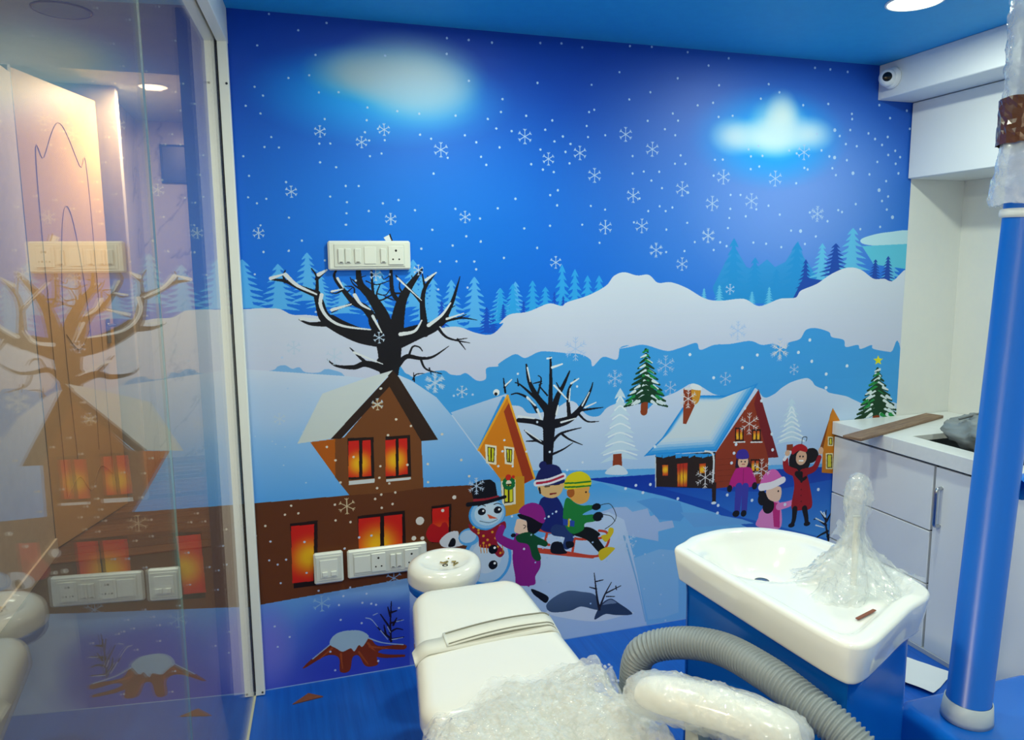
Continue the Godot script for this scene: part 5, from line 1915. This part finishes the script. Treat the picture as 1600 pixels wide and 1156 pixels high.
func build_cabinets() -> void:
	var lam := paint("e6eaec", 0.28)
	var gap := paint("22262c", 0.8)
	var chrome := paint("b8bcc0", 0.2, 1.0)
	# wall cabinet
	var u := thing("wall_cabinet", "white wall cupboard hanging over the counter under the boxed beam", "cabinet", Vector3(2.96, 1.965, 0.002))
	put(box(Vector3(0.325, 0.335, 3.6), Vector3(0.1645, 0.1675, 1.8), 0.002), "body", lam, u)
	for k in 4:
		put(box(Vector3(0.016, 0.332, 0.89), Vector3(-0.006, 0.1675, 0.45 + 0.9 * k), 0.002), "door", lam, u)
	# counter with a cut-out for the sink
	var ct := begin(false)
	var top := 0.857
	for q in [[2.598, 3.288, 0.003, 0.36], [2.598, 2.70, 0.36, 1.02], [3.12, 3.288, 0.36, 1.02], [2.598, 3.288, 1.02, 3.7]]:
		add_box(ct, Vector3((q[0] + q[1]) / 2, top - 0.03, (q[2] + q[3]) / 2), Vector3(q[1] - q[0], 0.06, q[3] - q[2]), 0.0015)
	var slab := put(finish(ct), "countertop", mottled("e8ebea", "e2e6e6", 0.3, 0.4, 51))
	tag(slab, "thick white stone worktop with a sink cut-out along the right wall", "countertop")
	var sk := thing("sink", "steel sink set in the white worktop beside the wooden plank", "sink", Vector3(2.91, 0.66, 0.69))
	var steel := paint("8c9296", 0.3, 0.9)
	put(box(Vector3(0.42, 0.006, 0.66), Vector3(0, 0.003, 0), 0.001), "bowl_bottom", steel, sk)
	for s in [-1, 1]:
		put(box(Vector3(0.006, 0.17, 0.66), Vector3(s * 0.213, 0.088, 0), 0.001), "bowl_side", steel, sk)
		put(box(Vector3(0.42, 0.17, 0.006), Vector3(0, 0.088, s * 0.333), 0.001), "bowl_side", steel, sk)
	# base units
	var dr := thing("drawer_unit", "white drawer unit under the worktop against the mural wall", "drawer unit", Vector3(2.62, 0, 0.003))
	put(box(Vector3(0.65, 0.62, 0.562), Vector3(0.335, 0.31, 0.283), 0.001), "body", gap, dr)
	var low := [0.02, 0.296, 0.52]
	var high := [0.29, 0.514, 0.785]
	for k in 3:
		put(box(Vector3(0.018, high[k] - low[k], 0.556), Vector3(0.0, (high[k] + low[k]) / 2, 0.281), 0.0015), "drawer", lam, dr)
	for k in 5:
		var z := 0.57 + k * 0.6
		var cb := thing("cupboard", ["white cupboard with upright chrome handle beside the drawer unit", "white cupboard partly hidden behind the blue pole", "white cupboard beyond the blue pole at the picture edge", "white cupboard second from the back end of the worktop", "white cupboard at the back end of the worktop"][k], "cupboard", Vector3(2.62, 0, z), 0.0, "cupboards under the worktop")
		put(box(Vector3(0.65, 0.62 if k < 2 else 0.785, 0.597), Vector3(0.335, 0.31 if k < 2 else 0.395, 0.3), 0.001), "body", gap, cb)
		var door := put(box(Vector3(0.018, 0.765, 0.593), Vector3(0, 0.4025, 0.3), 0.0015), "door", lam, cb)
		put(tube([Vector3(-0.009, 0.553, 0.036), Vector3(-0.032, 0.556, 0.036), Vector3(-0.036, 0.575, 0.036), Vector3(-0.036, 0.685, 0.036), Vector3(-0.032, 0.704, 0.036), Vector3(-0.009, 0.707, 0.036)], func(_d: float, _l: float) -> float: return 0.0075, 12, 0.008), "handle", chrome, door)
	structure(box(Vector3(0.02, 0.02, 3.6), Vector3.ZERO, 0.001), "trim_5", paint("b8bec6", 0.5), Vector3(2.618, 0.01, 1.85))


func build_chair() -> void:
	var vinyl := paint("ebebe4", 0.16)
	vinyl.clearcoat_enabled = true
	vinyl.clearcoat = 0.6
	vinyl.clearcoat_roughness = 0.08
	var blue := paint("0a5fc0", 0.25)
	var ch := thing("dental_chair", "reclined white dental chair with a blue frame in front of the mural", "dental chair", Vector3(0.712, 0, 1.1))
	# floor plate, lift column and under frame
	put(pad(round_rect(0.5, 0.8, [0.1, 0.1, 0.1, 0.1]), 0.07, 0.03, 0.0), "base_plate", blue, ch).position = Vector3(0, 0, 0.15)
	put(pad(round_rect(0.26, 0.34, [0.05, 0.05, 0.05, 0.05]), 0.27, 0.01, 0.0), "lift_column", blue, ch).position = Vector3(0, 0.06, 0.15)
	put(pad(round_rect(0.36, 0.62, [0.08, 0.08, 0.08, 0.08]), 0.06, 0.02, 0.0), "seat_frame", blue, ch).position = Vector3(0, 0.32, 0.22)
	# backrest
	var o := round_poly([[-0.183, -0.022, 0.075], [0.183, -0.022, 0.075], [0.27, 0.55, 0.085], [-0.262, 0.562, 0.085]])
	var back := put(pad(o, 0.095, 0.042, 0.006), "backrest", vinyl, ch)
	back.rotation_degrees.x = 12.4
	back.position = Vector3(0, 0.54 - 0.095 * cos(deg_to_rad(12.4)), 0.505 - 1.1 - 0.095 * sin(deg_to_rad(12.4)))
	# strap across the backrest: elastic ends and a stitched band on top
	var band := func(x0: float, x1: float, s0: float, s1: float, w: float, y: float, arch: float) -> ArrayMesh:
		var rings := []
		for k in 41:
			var t := k / 40.0
			var x := lerpf(x0, x1, t)
			var s := lerpf(s0, s1, t)
			var drop := pow(maxf(0.0, absf(x) - 0.185) / 0.045, 2.0) * 0.036
			var yy := y + arch * sin(PI * t) - drop
			rings.append(PackedVector3Array([Vector3(x, yy, s - w), Vector3(x, yy + 0.003, s - w), Vector3(x, yy + 0.004, s), Vector3(x, yy + 0.003, s + w), Vector3(x, yy, s + w)]))
		return rings_mesh(rings)
	var cloth := paint("dcdcd2", 0.6)
	var strap := put(band.call(-0.23, 0.232, 0.275, 0.255, 0.03, 0.0985, 0.0), "strap", cloth, back)
	put(band.call(-0.135, 0.222, 0.258, 0.235, 0.03, 0.102, 0.012), "velcro_band", paint("e0e0d6", 0.5), strap)
	for k in [-1, 1]:
		put(band.call(-0.128, 0.212, 0.258 + k * 0.023, 0.235 + k * 0.023, 0.001, 0.1062, 0.0122), "stitching", paint("9c9c90", 0.7), strap)
	# headrest with a hollow for the head, blue shell under it
	var ring := PackedVector2Array()
	for k in 56:
		var a := PI + TAU * k / 56
		ring.append(Vector2(cos(a) * 0.13, sin(a) * 0.088 + (0.012 if sin(a) > 0 else 0.0) * sin(a)))
	var head := put(pad(ring, 0.085, 0.036, -0.024), "headrest", vinyl, ch)
	head.position = Vector3(0.664 - 0.712, 0.505, 0.36 - 1.1)
	head.rotation_degrees = Vector3(14, 4, 0)
	var shell := put(pad(inset_outline(ring, 0.01), 0.05, 0.01, 0.0, 0.03), "headrest_shell", blue, head)
	shell.position = Vector3(-0.008, -0.032, 0.01)
	put(box(Vector3(0.06, 0.02, 0.2), Vector3(0.02, -0.02, 0.12), 0.004), "headrest_arm", paint("a8acb0", 0.3, 0.8), head)
	var rng := RandomNumberGenerator.new()
	rng.seed = 8
	for k in 7:
		var chip := put(box(Vector3(0.016, 0.003, 0.006), Vector3.ZERO, 0.001), "brass_clip", paint("9c8850", 0.35, 0.7), head)
		chip.position = Vector3(-0.018 + rng.randf() * 0.06, 0.068, -0.03 + rng.randf() * 0.045)
		chip.rotation_degrees.y = rng.randf() * 180
	# seat and leg rest
	var seat := put(pad(round_rect(0.5, 0.56, [0.1, 0.1, 0.06, 0.06]), 0.09, 0.04, 0.006), "seat", vinyl, ch)
	seat.position = Vector3(0.0, 0.365, 0.22)
	var leg := put(pad(round_rect(0.44, 0.6, [0.05, 0.05, 0.12, 0.12]), 0.08, 0.035, 0.004), "leg_rest", vinyl, ch)
	leg.position = Vector3(0.0, 0.36, 0.79)
	leg.rotation_degrees.x = 6
	# armrest swung out on the right, carried by a bracket
	var arm := []
	for k in 31:
		var t := k / 30.0
		var e := pow(maxf(0.0, 1.0 - pow(absf(2.0 * t - 1.0), 4.5)), 0.4)
		var r := PackedVector3Array()
		for i in 24:
			var a := TAU * i / 24
			r.append(Vector3(0.052 * e * cos(a), 0.04 * e * sin(a) + 0.012 * sin(PI * t), (t - 0.5) * 0.36))
		arm.append(r)
	var ar := put(rings_mesh(arm), "armrest", vinyl, ch)
	ar.position = Vector3(0.995 - 0.712, 0.64, 1.525 - 1.1)
	ar.rotation_degrees.y = 41
	put(tube([Vector3(0.2, 0.38, 0.2), Vector3(0.27, 0.40, 0.26), Vector3(0.285, 0.46, 0.36), Vector3(0.283, 0.605, 0.415)], func(_d: float, _l: float) -> float: return 0.022, 16, 0.01), "armrest_bracket", paint("56708c", 0.35), ch)
	put(pad(round_rect(0.06, 0.05, [0.008, 0.02, 0.008, 0.014]), 0.075, 0.008, 0.0), "lever_knob", paint("c8ccc8", 0.4), ch).position = Vector3(0.285, 0.50, 0.38)
	# bubble wrap heaped over seat and lower backrest
	var wrap := wrinkled("f4f8f6", 0.24, 0.15, 1.2)
	var bw := thing("bubble_wrap", "crumpled clear bubble wrap heaped over the dental chair seat", "bubble wrap", Vector3.ZERO)
	var bn := FastNoiseLite.new()
	bn.seed = 12
	bn.frequency = 4.5
	for layer in 3:
		var sheet := func(u: float, v: float) -> Vector3:
			var x := lerpf(0.43, 0.96, u) + 0.02 * sin(v * 9.0 + layer)
			var z := lerpf(lerpf(1.12, 0.99, smoothstep(0.0, 0.5, u)) + 0.018 * sin(u * 17.0 + layer * 2.0) - layer * 0.012, 1.62, v)
			var hump := 0.05 * smoothstep(0.0, 0.25, v) * (0.55 + bn.get_noise_2d(x * 1.6, z * 1.6 + layer * 7.0))
			var edge := smoothstep(0.0, 0.07, minf(u, 1.0 - u))
			var base := lerpf(0.448, 0.47, smoothstep(0.05, 0.3, v))
			return Vector3(x, base + (hump + 0.012 * layer + 0.004) * edge + 0.035 * smoothstep(0.55, 1.0, u) * smoothstep(0.0, 0.2, v) * edge, z)
		put(crumple(110, 120, sheet, 0.013 - layer * 0.002, 0.4, 60 + layer, false, layer < 2), "wrap_layer", wrap, bw)
	# bubbles that stand out on the top sheet
	var bubbles := begin(true)
	var rb := RandomNumberGenerator.new()
	rb.seed = 77
	for k in 350:
		var u := rb.randf()
		var v := rb.randf() * 0.6
		var x := lerpf(0.46, 0.94, u)
		var z := lerpf(lerpf(1.13, 1.02, smoothstep(0.0, 0.5, u)), 1.62, v)
		var hump := 0.05 * smoothstep(0.0, 0.25, v) * (0.55 + bn.get_noise_2d(x * 1.6, z * 1.6 + 14.0))
		var y := lerpf(0.448, 0.47, smoothstep(0.05, 0.3, v)) + hump + 0.022 + 0.035 * smoothstep(0.55, 1.0, u) * smoothstep(0.0, 0.2, v)
		var rings := []
		for j in 4:
			var a := PI / 2 * j / 3.0
			var r := PackedVector3Array()
			for i in 8:
				r.append(Vector3(x + 0.005 * cos(a) * cos(TAU * i / 8), y + 0.0035 * sin(a), z + 0.005 * cos(a) * sin(TAU * i / 8)))
			rings.append(r)
		add_rings(bubbles, rings, true, false)
	var bub := put(finish(bubbles), "bubbles", wrap, bw)
	bub.set_meta("kind", "stuff")
	# wrap round the armrest
	var aw := thing("armrest_wrap", "clear bubble wrap sleeve round the armrest of the chair", "bubble wrap", ar.position + ch.position, 41)
	for layer in 2:
		var sleeve := func(u: float, v: float) -> Vector3:
			var a := TAU * u
			var e := pow(maxf(0.02, 1.0 - pow(absf(2.0 * v - 1.0), 5.0)), 0.35)
			return Vector3((0.058 + 0.005 * layer) * e * cos(a), (0.046 + 0.005 * layer) * e * sin(a) + 0.012 * sin(PI * v) + 0.002, (v - 0.5) * 0.40)
		put(crumple(48, 60, sleeve, 0.008, 0.5, 90 + layer, true, true), "wrap_layer", wrap, aw)


func build_unit() -> void:
	var blue := paint("0a68cc", 0.2)
	var enamel := paint("f0f2ee", 0.08)
	enamel.clearcoat_enabled = true
	enamel.clearcoat = 0.5
	enamel.clearcoat_roughness = 0.03
	var t := thing("dental_unit", "blue dental unit with white spittoon basin and tall blue pole", "dental unit", Vector3.ZERO)
	var o := []
	for q in [[1.188, 1.06], [1.19, 1.015], [1.235, 0.985], [1.29, 0.952], [1.40, 0.93], [1.51, 0.955], [1.59, 1.03], [1.635, 1.14], [1.65, 1.3], [1.645, 1.43], [1.61, 1.487], [1.52, 1.525], [1.40, 1.585], [1.31, 1.628], [1.262, 1.628], [1.238, 1.585], [1.222, 1.45], [1.203, 1.24]]:
		o.append(Vector2(q[0], q[1]))
	var rim := round_outline(o, 6)
	# column
	var rings := []
	for y in [0.0, 0.25, 0.5, 0.66, 0.698]:
		rings.append(lift(inset_outline(rim, 0.04 if y < 0.68 else 0.036), y))
	put(rings_mesh(rings), "column", blue, t)
	# basin: underside, wall, rounded lip, flat ledge and deep bowl
	var b := []
	b.append(lift(inset_outline(rim, 0.05), 0.699))
	for k in 5:
		var a := PI / 2 * k / 4
		b.append(lift(inset_outline(rim, 0.014 + 0.012 * (1 - sin(a))), 0.699 + 0.012 * (1 - cos(a))))
	b.append(lift(inset_outline(rim, 0.006), 0.75))
	for k in 7:
		var a := PI / 2 * k / 6
		b.append(lift(inset_outline(rim, 0.012 * (1 - cos(a))), 0.788 + 0.012 * sin(a)))
	var mid := Vector2(1.42, 1.24)
	var flat := inset_outline(rim, 0.012)
	for k in range(1, 47):
		var s := 1.0 - k / 47.0
		var r := PackedVector3Array()
		for v in flat:
			var p := mid.lerp(v, s)
			var ledge := smoothstep(0.93, 0.84, s)
			var e := Vector2((p.x - 1.40) / 0.165, (p.y - 1.13) / 0.165).length()
			var bowl := smoothstep(1.08, 0.35, e)
			r.append(Vector3(p.x, 0.8 - 0.013 * ledge - 0.075 * bowl, p.y))
		b.append(r)
	var basin := put(rings_mesh(b), "basin", enamel, t)
	basin.set_meta("label", "glossy white ceramic spittoon basin")
	var drain := put(lathe([[0.0005, 0.0], [0.016, 0.0], [0.02, 0.002], [0.02, -0.004]], 24), "drain", paint("9aa0a4", 0.25, 1.0), basin)
	drain.position = Vector3(1.40, 0.7135, 1.13)
	put(tube([Vector3(1.5, 0.78, 1.36), Vector3(1.5, 0.92, 1.36), Vector3(1.5, 0.95, 1.36), Vector3(1.499, 0.965, 1.358)], func(_d: float, _l: float) -> float: return 0.008, 12, 0.008), "water_spout", paint("e4e6e2", 0.3), basin)
	# base box and pole
	put(pad(round_rect(0.48, 0.62, [0.05, 0.05, 0.07, 0.05]), 0.45, 0.03, 0.002), "base_box", blue, t).position = Vector3(1.88, 0, 1.675)
	var foot := Vector3(1.755, 0.452, 1.49)
	var axis := (Vector3(1.777, 1.697, 1.517) - Vector3(1.752, 0.452, 1.486)).normalized()
	var basis := Basis(Vector3(axis.y, -axis.x, 0).normalized(), axis, Vector3(axis.y, -axis.x, 0).normalized().cross(axis))
	var pole := put(lathe([[0.05, 0.0], [0.05, 1.24], [0.05, 1.75]], 48), "pole", paint("0e66cc", 0.3), t)
	pole.transform = Transform3D(basis, foot)
	put(lathe([[0.049, 0.0], [0.059, 0.0], [0.058, 0.012], [0.054, 0.05], [0.051, 0.05]], 48), "foot_collar", paint("b9c4cc", 0.4), pole)
	put(lathe([[0.05, 1.235], [0.056, 1.237], [0.057, 1.245], [0.056, 1.253], [0.05, 1.255]], 48), "joint_ring", paint("dce2e4", 0.35), pole)
	put(tube([Vector3(0.05, 0.60, 0.02), Vector3(0.1, 0.61, 0.02), Vector3(0.16, 0.60, 0.03)], func(_d: float, _l: float) -> float: return 0.028, 18, 0.01), "side_arm", paint("1478dc", 0.3), pole)
	# wrap on the upper pole with a band of brown tape
	var pw := thing("pole_wrap", "clear plastic wrap round the top of the blue pole", "plastic wrap", foot + axis * 1.27)
	for layer in 2:
		var sleeve := func(u: float, v: float) -> Vector3:
			var a := TAU * u
			var r := 0.062 + 0.006 * layer + 0.012 * smoothstep(0.3, 0.0, v)
			return Vector3(cos(a) * r, v * 0.45, sin(a) * r)
		put(crumple(44, 60, sleeve, 0.009, 0.5, 120 + layer, true, true), "wrap_layer", wrinkled("eef4f6", 0.3, 0.12, 0.9), pw)
	var tape := func(u: float, v: float) -> Vector3:
		var a := TAU * u
		return Vector3(cos(a) * 0.074, 0.13 + v * 0.1, sin(a) * 0.074)
	put(crumple(44, 10, tape, 0.004, 0.8, 130, true), "brown_tape", paint("5a3420", 0.25), pw)
	# ribbed suction hose
	var hose := put(tube([Vector3(1.05, 0.05, 1.05), Vector3(1.05, 0.25, 1.06), Vector3(1.03, 0.45, 1.09), Vector3(1.038, 0.56, 1.12), Vector3(1.109, 0.608, 1.184), Vector3(1.163, 0.64, 1.297), Vector3(1.182, 0.655, 1.448), Vector3(1.203, 0.642, 1.56), Vector3(1.237, 0.61, 1.655), Vector3(1.262, 0.55, 1.72), Vector3(1.27, 0.4, 1.78), Vector3(1.25, 0.2, 1.84), Vector3(1.2, 0.045, 1.95), Vector3(1.1, 0.042, 2.1)], func(d: float, _l: float) -> float: return 0.0385 + 0.0035 * sin(TAU * d / 0.0105), 28, 0.0021), "suction_hose", paint("8b9499", 0.42))
	tag(hose, "grey ribbed suction hose arching between chair and basin", "hose")
	# film over the spout
	var fw := thing("plastic_film", "clear plastic film twisted round the basin spout", "plastic film", Vector3(1.5, 0.0, 1.36))
	var prof := [[0.793, 0.125], [0.80, 0.115], [0.825, 0.09], [0.86, 0.058], [0.90, 0.03], [0.94, 0.021], [0.98, 0.025], [1.02, 0.03], [1.05, 0.026], [1.07, 0.018], [1.082, 0.004]]
	for layer in 3:
		var skin := func(u: float, v: float) -> Vector3:
			var a := TAU * u
			var k := v * (prof.size() - 1)
			var i := mini(int(k), prof.size() - 2)
			var y: float = lerpf(prof[i][0], prof[i + 1][0], k - i)
			var r: float = lerpf(prof[i][1], prof[i + 1][1], k - i) * (1.0 - 0.1 * layer)
			r *= 1.0 + 0.3 * sin(a * 5.0 + v * 6.0 + layer * 1.3) * (1.0 - v) + 0.1 * sin(a * 3.0 + layer)
			return Vector3(cos(a) * r - 0.01 * layer * (1.0 - v), y + 0.02 * maxf(0.0, sin(a * 4.0 + layer)) * (1.0 - v), sin(a) * r)
		put(crumple(64, 64, skin, 0.011, 0.5, 140 + layer, true, true), "film_layer", wrinkled("f0f6f4", 0.14, 0.1, 0.8), fw)
	var flap := func(u: float, v: float) -> Vector3:
		return Vector3(lerpf(-0.1, -0.015, u) * (0.4 + 0.6 * v), 0.95 - 0.02 * v + 0.01 * sin(u * 8.0), lerpf(-0.02, 0.02, v))
	put(crumple(20, 8, flap, 0.008, 0.5, 150, false, true), "loose_flap", wrinkled("f0f6f4", 0.16, 0.1, 0.8), fw)
	var cardx := put(box(Vector3(0.075, 0.003, 0.009), Vector3.ZERO, 0.001), "cardboard_strip", paint("7a4430", 0.7))
	cardx.position = Vector3(1.40, 0.792, 1.51)
	cardx.rotation_degrees.y = 18
	tag(cardx, "thin brown cardboard strip lying on the basin ledge", "cardboard")


func plate(called: String, label: String, at: Vector3, w: float, h: float, mods: Array) -> void:
	var ivory := paint("e2e6de", 0.3)
	var t := thing(called, label, "switch panel", at, 0.0, "switch panels on the mural")
	put(box(Vector3(w, h, 0.02), Vector3(0, 0, 0.012), 0.006), "cover_plate", ivory, t)
	put(box(Vector3(w * 0.86, h * 0.78, 0.004), Vector3(0, 0, 0.023), 0.0015), "module_tray", paint("d6dad2", 0.35), t)
	var dark := paint("1a1a1a", 0.7)
	for m in mods:
		var x: float = (m[1] - 0.5) * w
		var mw: float = m[2] * w
		if m[0] == "rocker":
			var r := put(box(Vector3(mw, h * 0.5, 0.008), Vector3(x, 0, 0.027), 0.002), "rocker_switch", ivory, t)
			r.rotation_degrees.x = 3
			put(box(Vector3(mw * 0.5, 0.003, 0.0015), Vector3(x, -h * 0.21, 0.031), 0.0005), "mark", paint("c4462c" if m.size() > 3 else "50504c", 0.6), r)
		elif m[0] == "mini":
			put(box(Vector3(mw, h * 0.15, 0.006), Vector3(x, -h * 0.16, 0.03), 0.0015), "small_rocker", ivory, t)
		elif m[0] == "blank":
			put(box(Vector3(mw, h * 0.58, 0.004), Vector3(x, 0, 0.026), 0.001), "blank_cover", ivory, t)
		elif m[0] == "socket":
			var s := put(box(Vector3(mw, h * 0.66, 0.005), Vector3(x, 0, 0.0265), 0.002), "socket_face", ivory, t)
			for q in [[0.0, 0.16, 0.0042], [-0.2, -0.14, 0.0032], [0.2, -0.14, 0.0032]]:
				var hole := put(lathe([[0.0002, 0.0], [q[2], 0.0], [q[2], 0.0006], [0.0002, 0.0006]], 14), "pin_hole", dark, s)
				hole.position = Vector3(x + q[0] * mw, q[1] * h, 0.0288)
				hole.rotation_degrees.x = 90


func build_small_things() -> void:
	plate("switch_panel", "long white switch panel above the bare tree on the mural", Vector3(0.489, 1.63, 0.0015), 0.298, 0.105, [["rocker", 0.15, 0.07], ["rocker", 0.235, 0.07], ["rocker", 0.35, 0.075], ["blank", 0.5, 0.14], ["rocker", 0.66, 0.07], ["socket", 0.815, 0.19]])
	plate("switch_panel", "small square white switch panel low on the brown house", Vector3(0.294, 0.462, 0.0015), 0.108, 0.122, [["blank", 0.5, 0.6], ["mini", 0.36, 0.18], ["mini", 0.66, 0.2]])
	plate("switch_panel", "long white socket panel low on the wall by the headrest", Vector3(0.517, 0.463, 0.0015), 0.306, 0.112, [["blank", 0.18, 0.2], ["socket", 0.38, 0.18], ["rocker", 0.56, 0.065], ["rocker", 0.64, 0.065], ["socket", 0.80, 0.18]])
	# surveillance camera on the beam
	var cc := thing("security_camera", "small white turret security camera on the boxed beam", "camera", Vector3(2.755, 2.378, 0.085))
	var w := paint("e6e8ea", 0.3)
	var base := put(lathe([[0.001, 0.0], [0.044, 0.0], [0.046, 0.006], [0.042, 0.02], [0.034, 0.026], [0.001, 0.027]], 36), "mount", w, cc)
	base.rotation_degrees.z = 90
	var ball := SphereMesh.new()
	ball.radius = 0.036
	ball.height = 0.072
	var eye := put(ball, "turret", w, cc)
	eye.position = Vector3(-0.036, -0.002, 0.004)
	eye.rotation_degrees = Vector3(0, 0, 0)
	var lens := put(lathe([[0.0005, 0.037], [0.008, 0.0365], [0.016, 0.0345], [0.019, 0.0325], [0.019, 0.028]], 28), "lens", paint("0a0c10", 0.08), eye)
	lens.quaternion = Quaternion(Vector3.UP, Vector3(-0.72, -0.06, 0.70).normalized())
	# plank across the worktop
	var pk := StandardMaterial3D.new()
	pk.albedo_texture = streak_texture(Color("a08468"), Color("6c5040"), 71, 0.09, 0.008)
	pk.uv1_triplanar = true
	pk.uv1_scale = Vector3(2.0, 4.0, 4.0)
	pk.roughness = 0.6
	var plank := put(box(Vector3(0.75, 0.012, 0.08), Vector3.ZERO, 0.001), "wooden_plank", pk)
	plank.position = Vector3(2.765, 0.8635, 0.208)
	plank.rotation_degrees.y = 19.5
	tag(plank, "weathered brown wooden plank lying across the worktop edge", "plank")
	# grey bag of stuff in the sink
	var bag := thing("grey_bag", "crumpled grey plastic bag lying on the worktop by the plank", "bag", Vector3(2.91, 0.83, 0.70))
	var lump := func(u: float, v: float) -> Vector3:
		var a := TAU * u
		var f := PI * v
		var r := 1.0 + 0.12 * sin(a * 3.0 + 1.0) + 0.1 * sin(a * 5.0 + f * 3.0)
		return Vector3(cos(a) * sin(f) * 0.2 * r, 0.085 + 0.085 * cos(f) * (1.0 + 0.15 * sin(a * 2.0)), sin(a) * sin(f) * 0.27 * r)
	put(crumple(56, 30, lump, 0.018, 0.5, 160, true, true), "bag_skin", paint("8c9496", 0.22), bag)
	put(tube([Vector3(-0.12, 0.12, -0.2), Vector3(-0.02, 0.172, -0.1), Vector3(0.06, 0.19, 0.02), Vector3(0.1, 0.185, 0.15)], func(_d: float, _l: float) -> float: return 0.005, 8, 0.01), "bag_seam", paint("5c6264", 0.4), bag)
	var tray := thing("instrument_tray", "dark blue tray with black cable beyond the blue pole", "tray", Vector3(2.72, 0.858, 1.18))
	put(box(Vector3(0.2, 0.03, 0.26), Vector3(0, 0.015, 0), 0.006), "tray_body", paint("14306c", 0.3), tray)
	put(tube([Vector3(-0.09, 0.036, -0.1), Vector3(-0.03, 0.05, -0.06), Vector3(0.0, 0.04, 0.04), Vector3(0.06, 0.036, 0.1)], func(_d: float, _l: float) -> float: return 0.006, 8, 0.01), "cable", paint("101214", 0.5), tray)
	# scraps on the floor
	var scraps := [["paper_sheet", Vector3(2.42, 0.002, 0.66), Vector2(0.2, 0.28), 25.0, "e8ecf0", "white paper sheet on the floor behind the spittoon column", "paper"], ["paper_sheet", Vector3(2.42, 0.002, 1.02), Vector2(0.26, 0.2), -20.0, "e4e8ea", "white paper sheet on the floor beside the blue pole", "paper"]]
	for s in scraps:
		var sz: Vector2 = s[2]
		var sheet := func(u: float, v: float) -> Vector3: return Vector3((u - 0.5) * sz.x, 0.004 + 0.012 * pow(absf(u - 0.5) * 2.0, 3.0), (v - 0.5) * sz.y)
		var sc := put(crumple(14, 14, sheet, 0.002, 0.2, 170, false, true), s[0], paint(s[4], 0.8))
		sc.position = s[1]
		sc.rotation_degrees.y = s[3]
		tag(sc, s[5], s[6])
	var tp := put(box(Vector3(0.05, 0.003, 0.13), Vector3.ZERO, 0.0005), "tape_strip", paint("7a4a30", 0.4))
	tp.position = Vector3(2.50, 0.018, 1.0)
	tp.rotation_degrees.y = -38
	tag(tp, "short strip of brown tape on the paper beside the pole", "tape")
	var st := begin(false)
	var tri := [Vector3(0.138, 0, 0.13), Vector3(0.196, 0, 0.075), Vector3(0.248, 0, 0.115)]
	var up := Vector3(0, 0.003, 0)
	for v in [tri[0] + up, tri[1] + up, tri[2] + up, tri[0], tri[2], tri[1]]:
		st.add_vertex(v)
	for k in 3:
		quad(st, tri[k], tri[(k + 1) % 3], tri[(k + 1) % 3] + up, tri[k] + up)
	var leaf := put(finish(st), "paper_scrap", paint("7c4426", 0.7))
	leaf.position.y = 0.001
	tag(leaf, "small brown triangular paper scrap on the blue floor", "paper scrap")
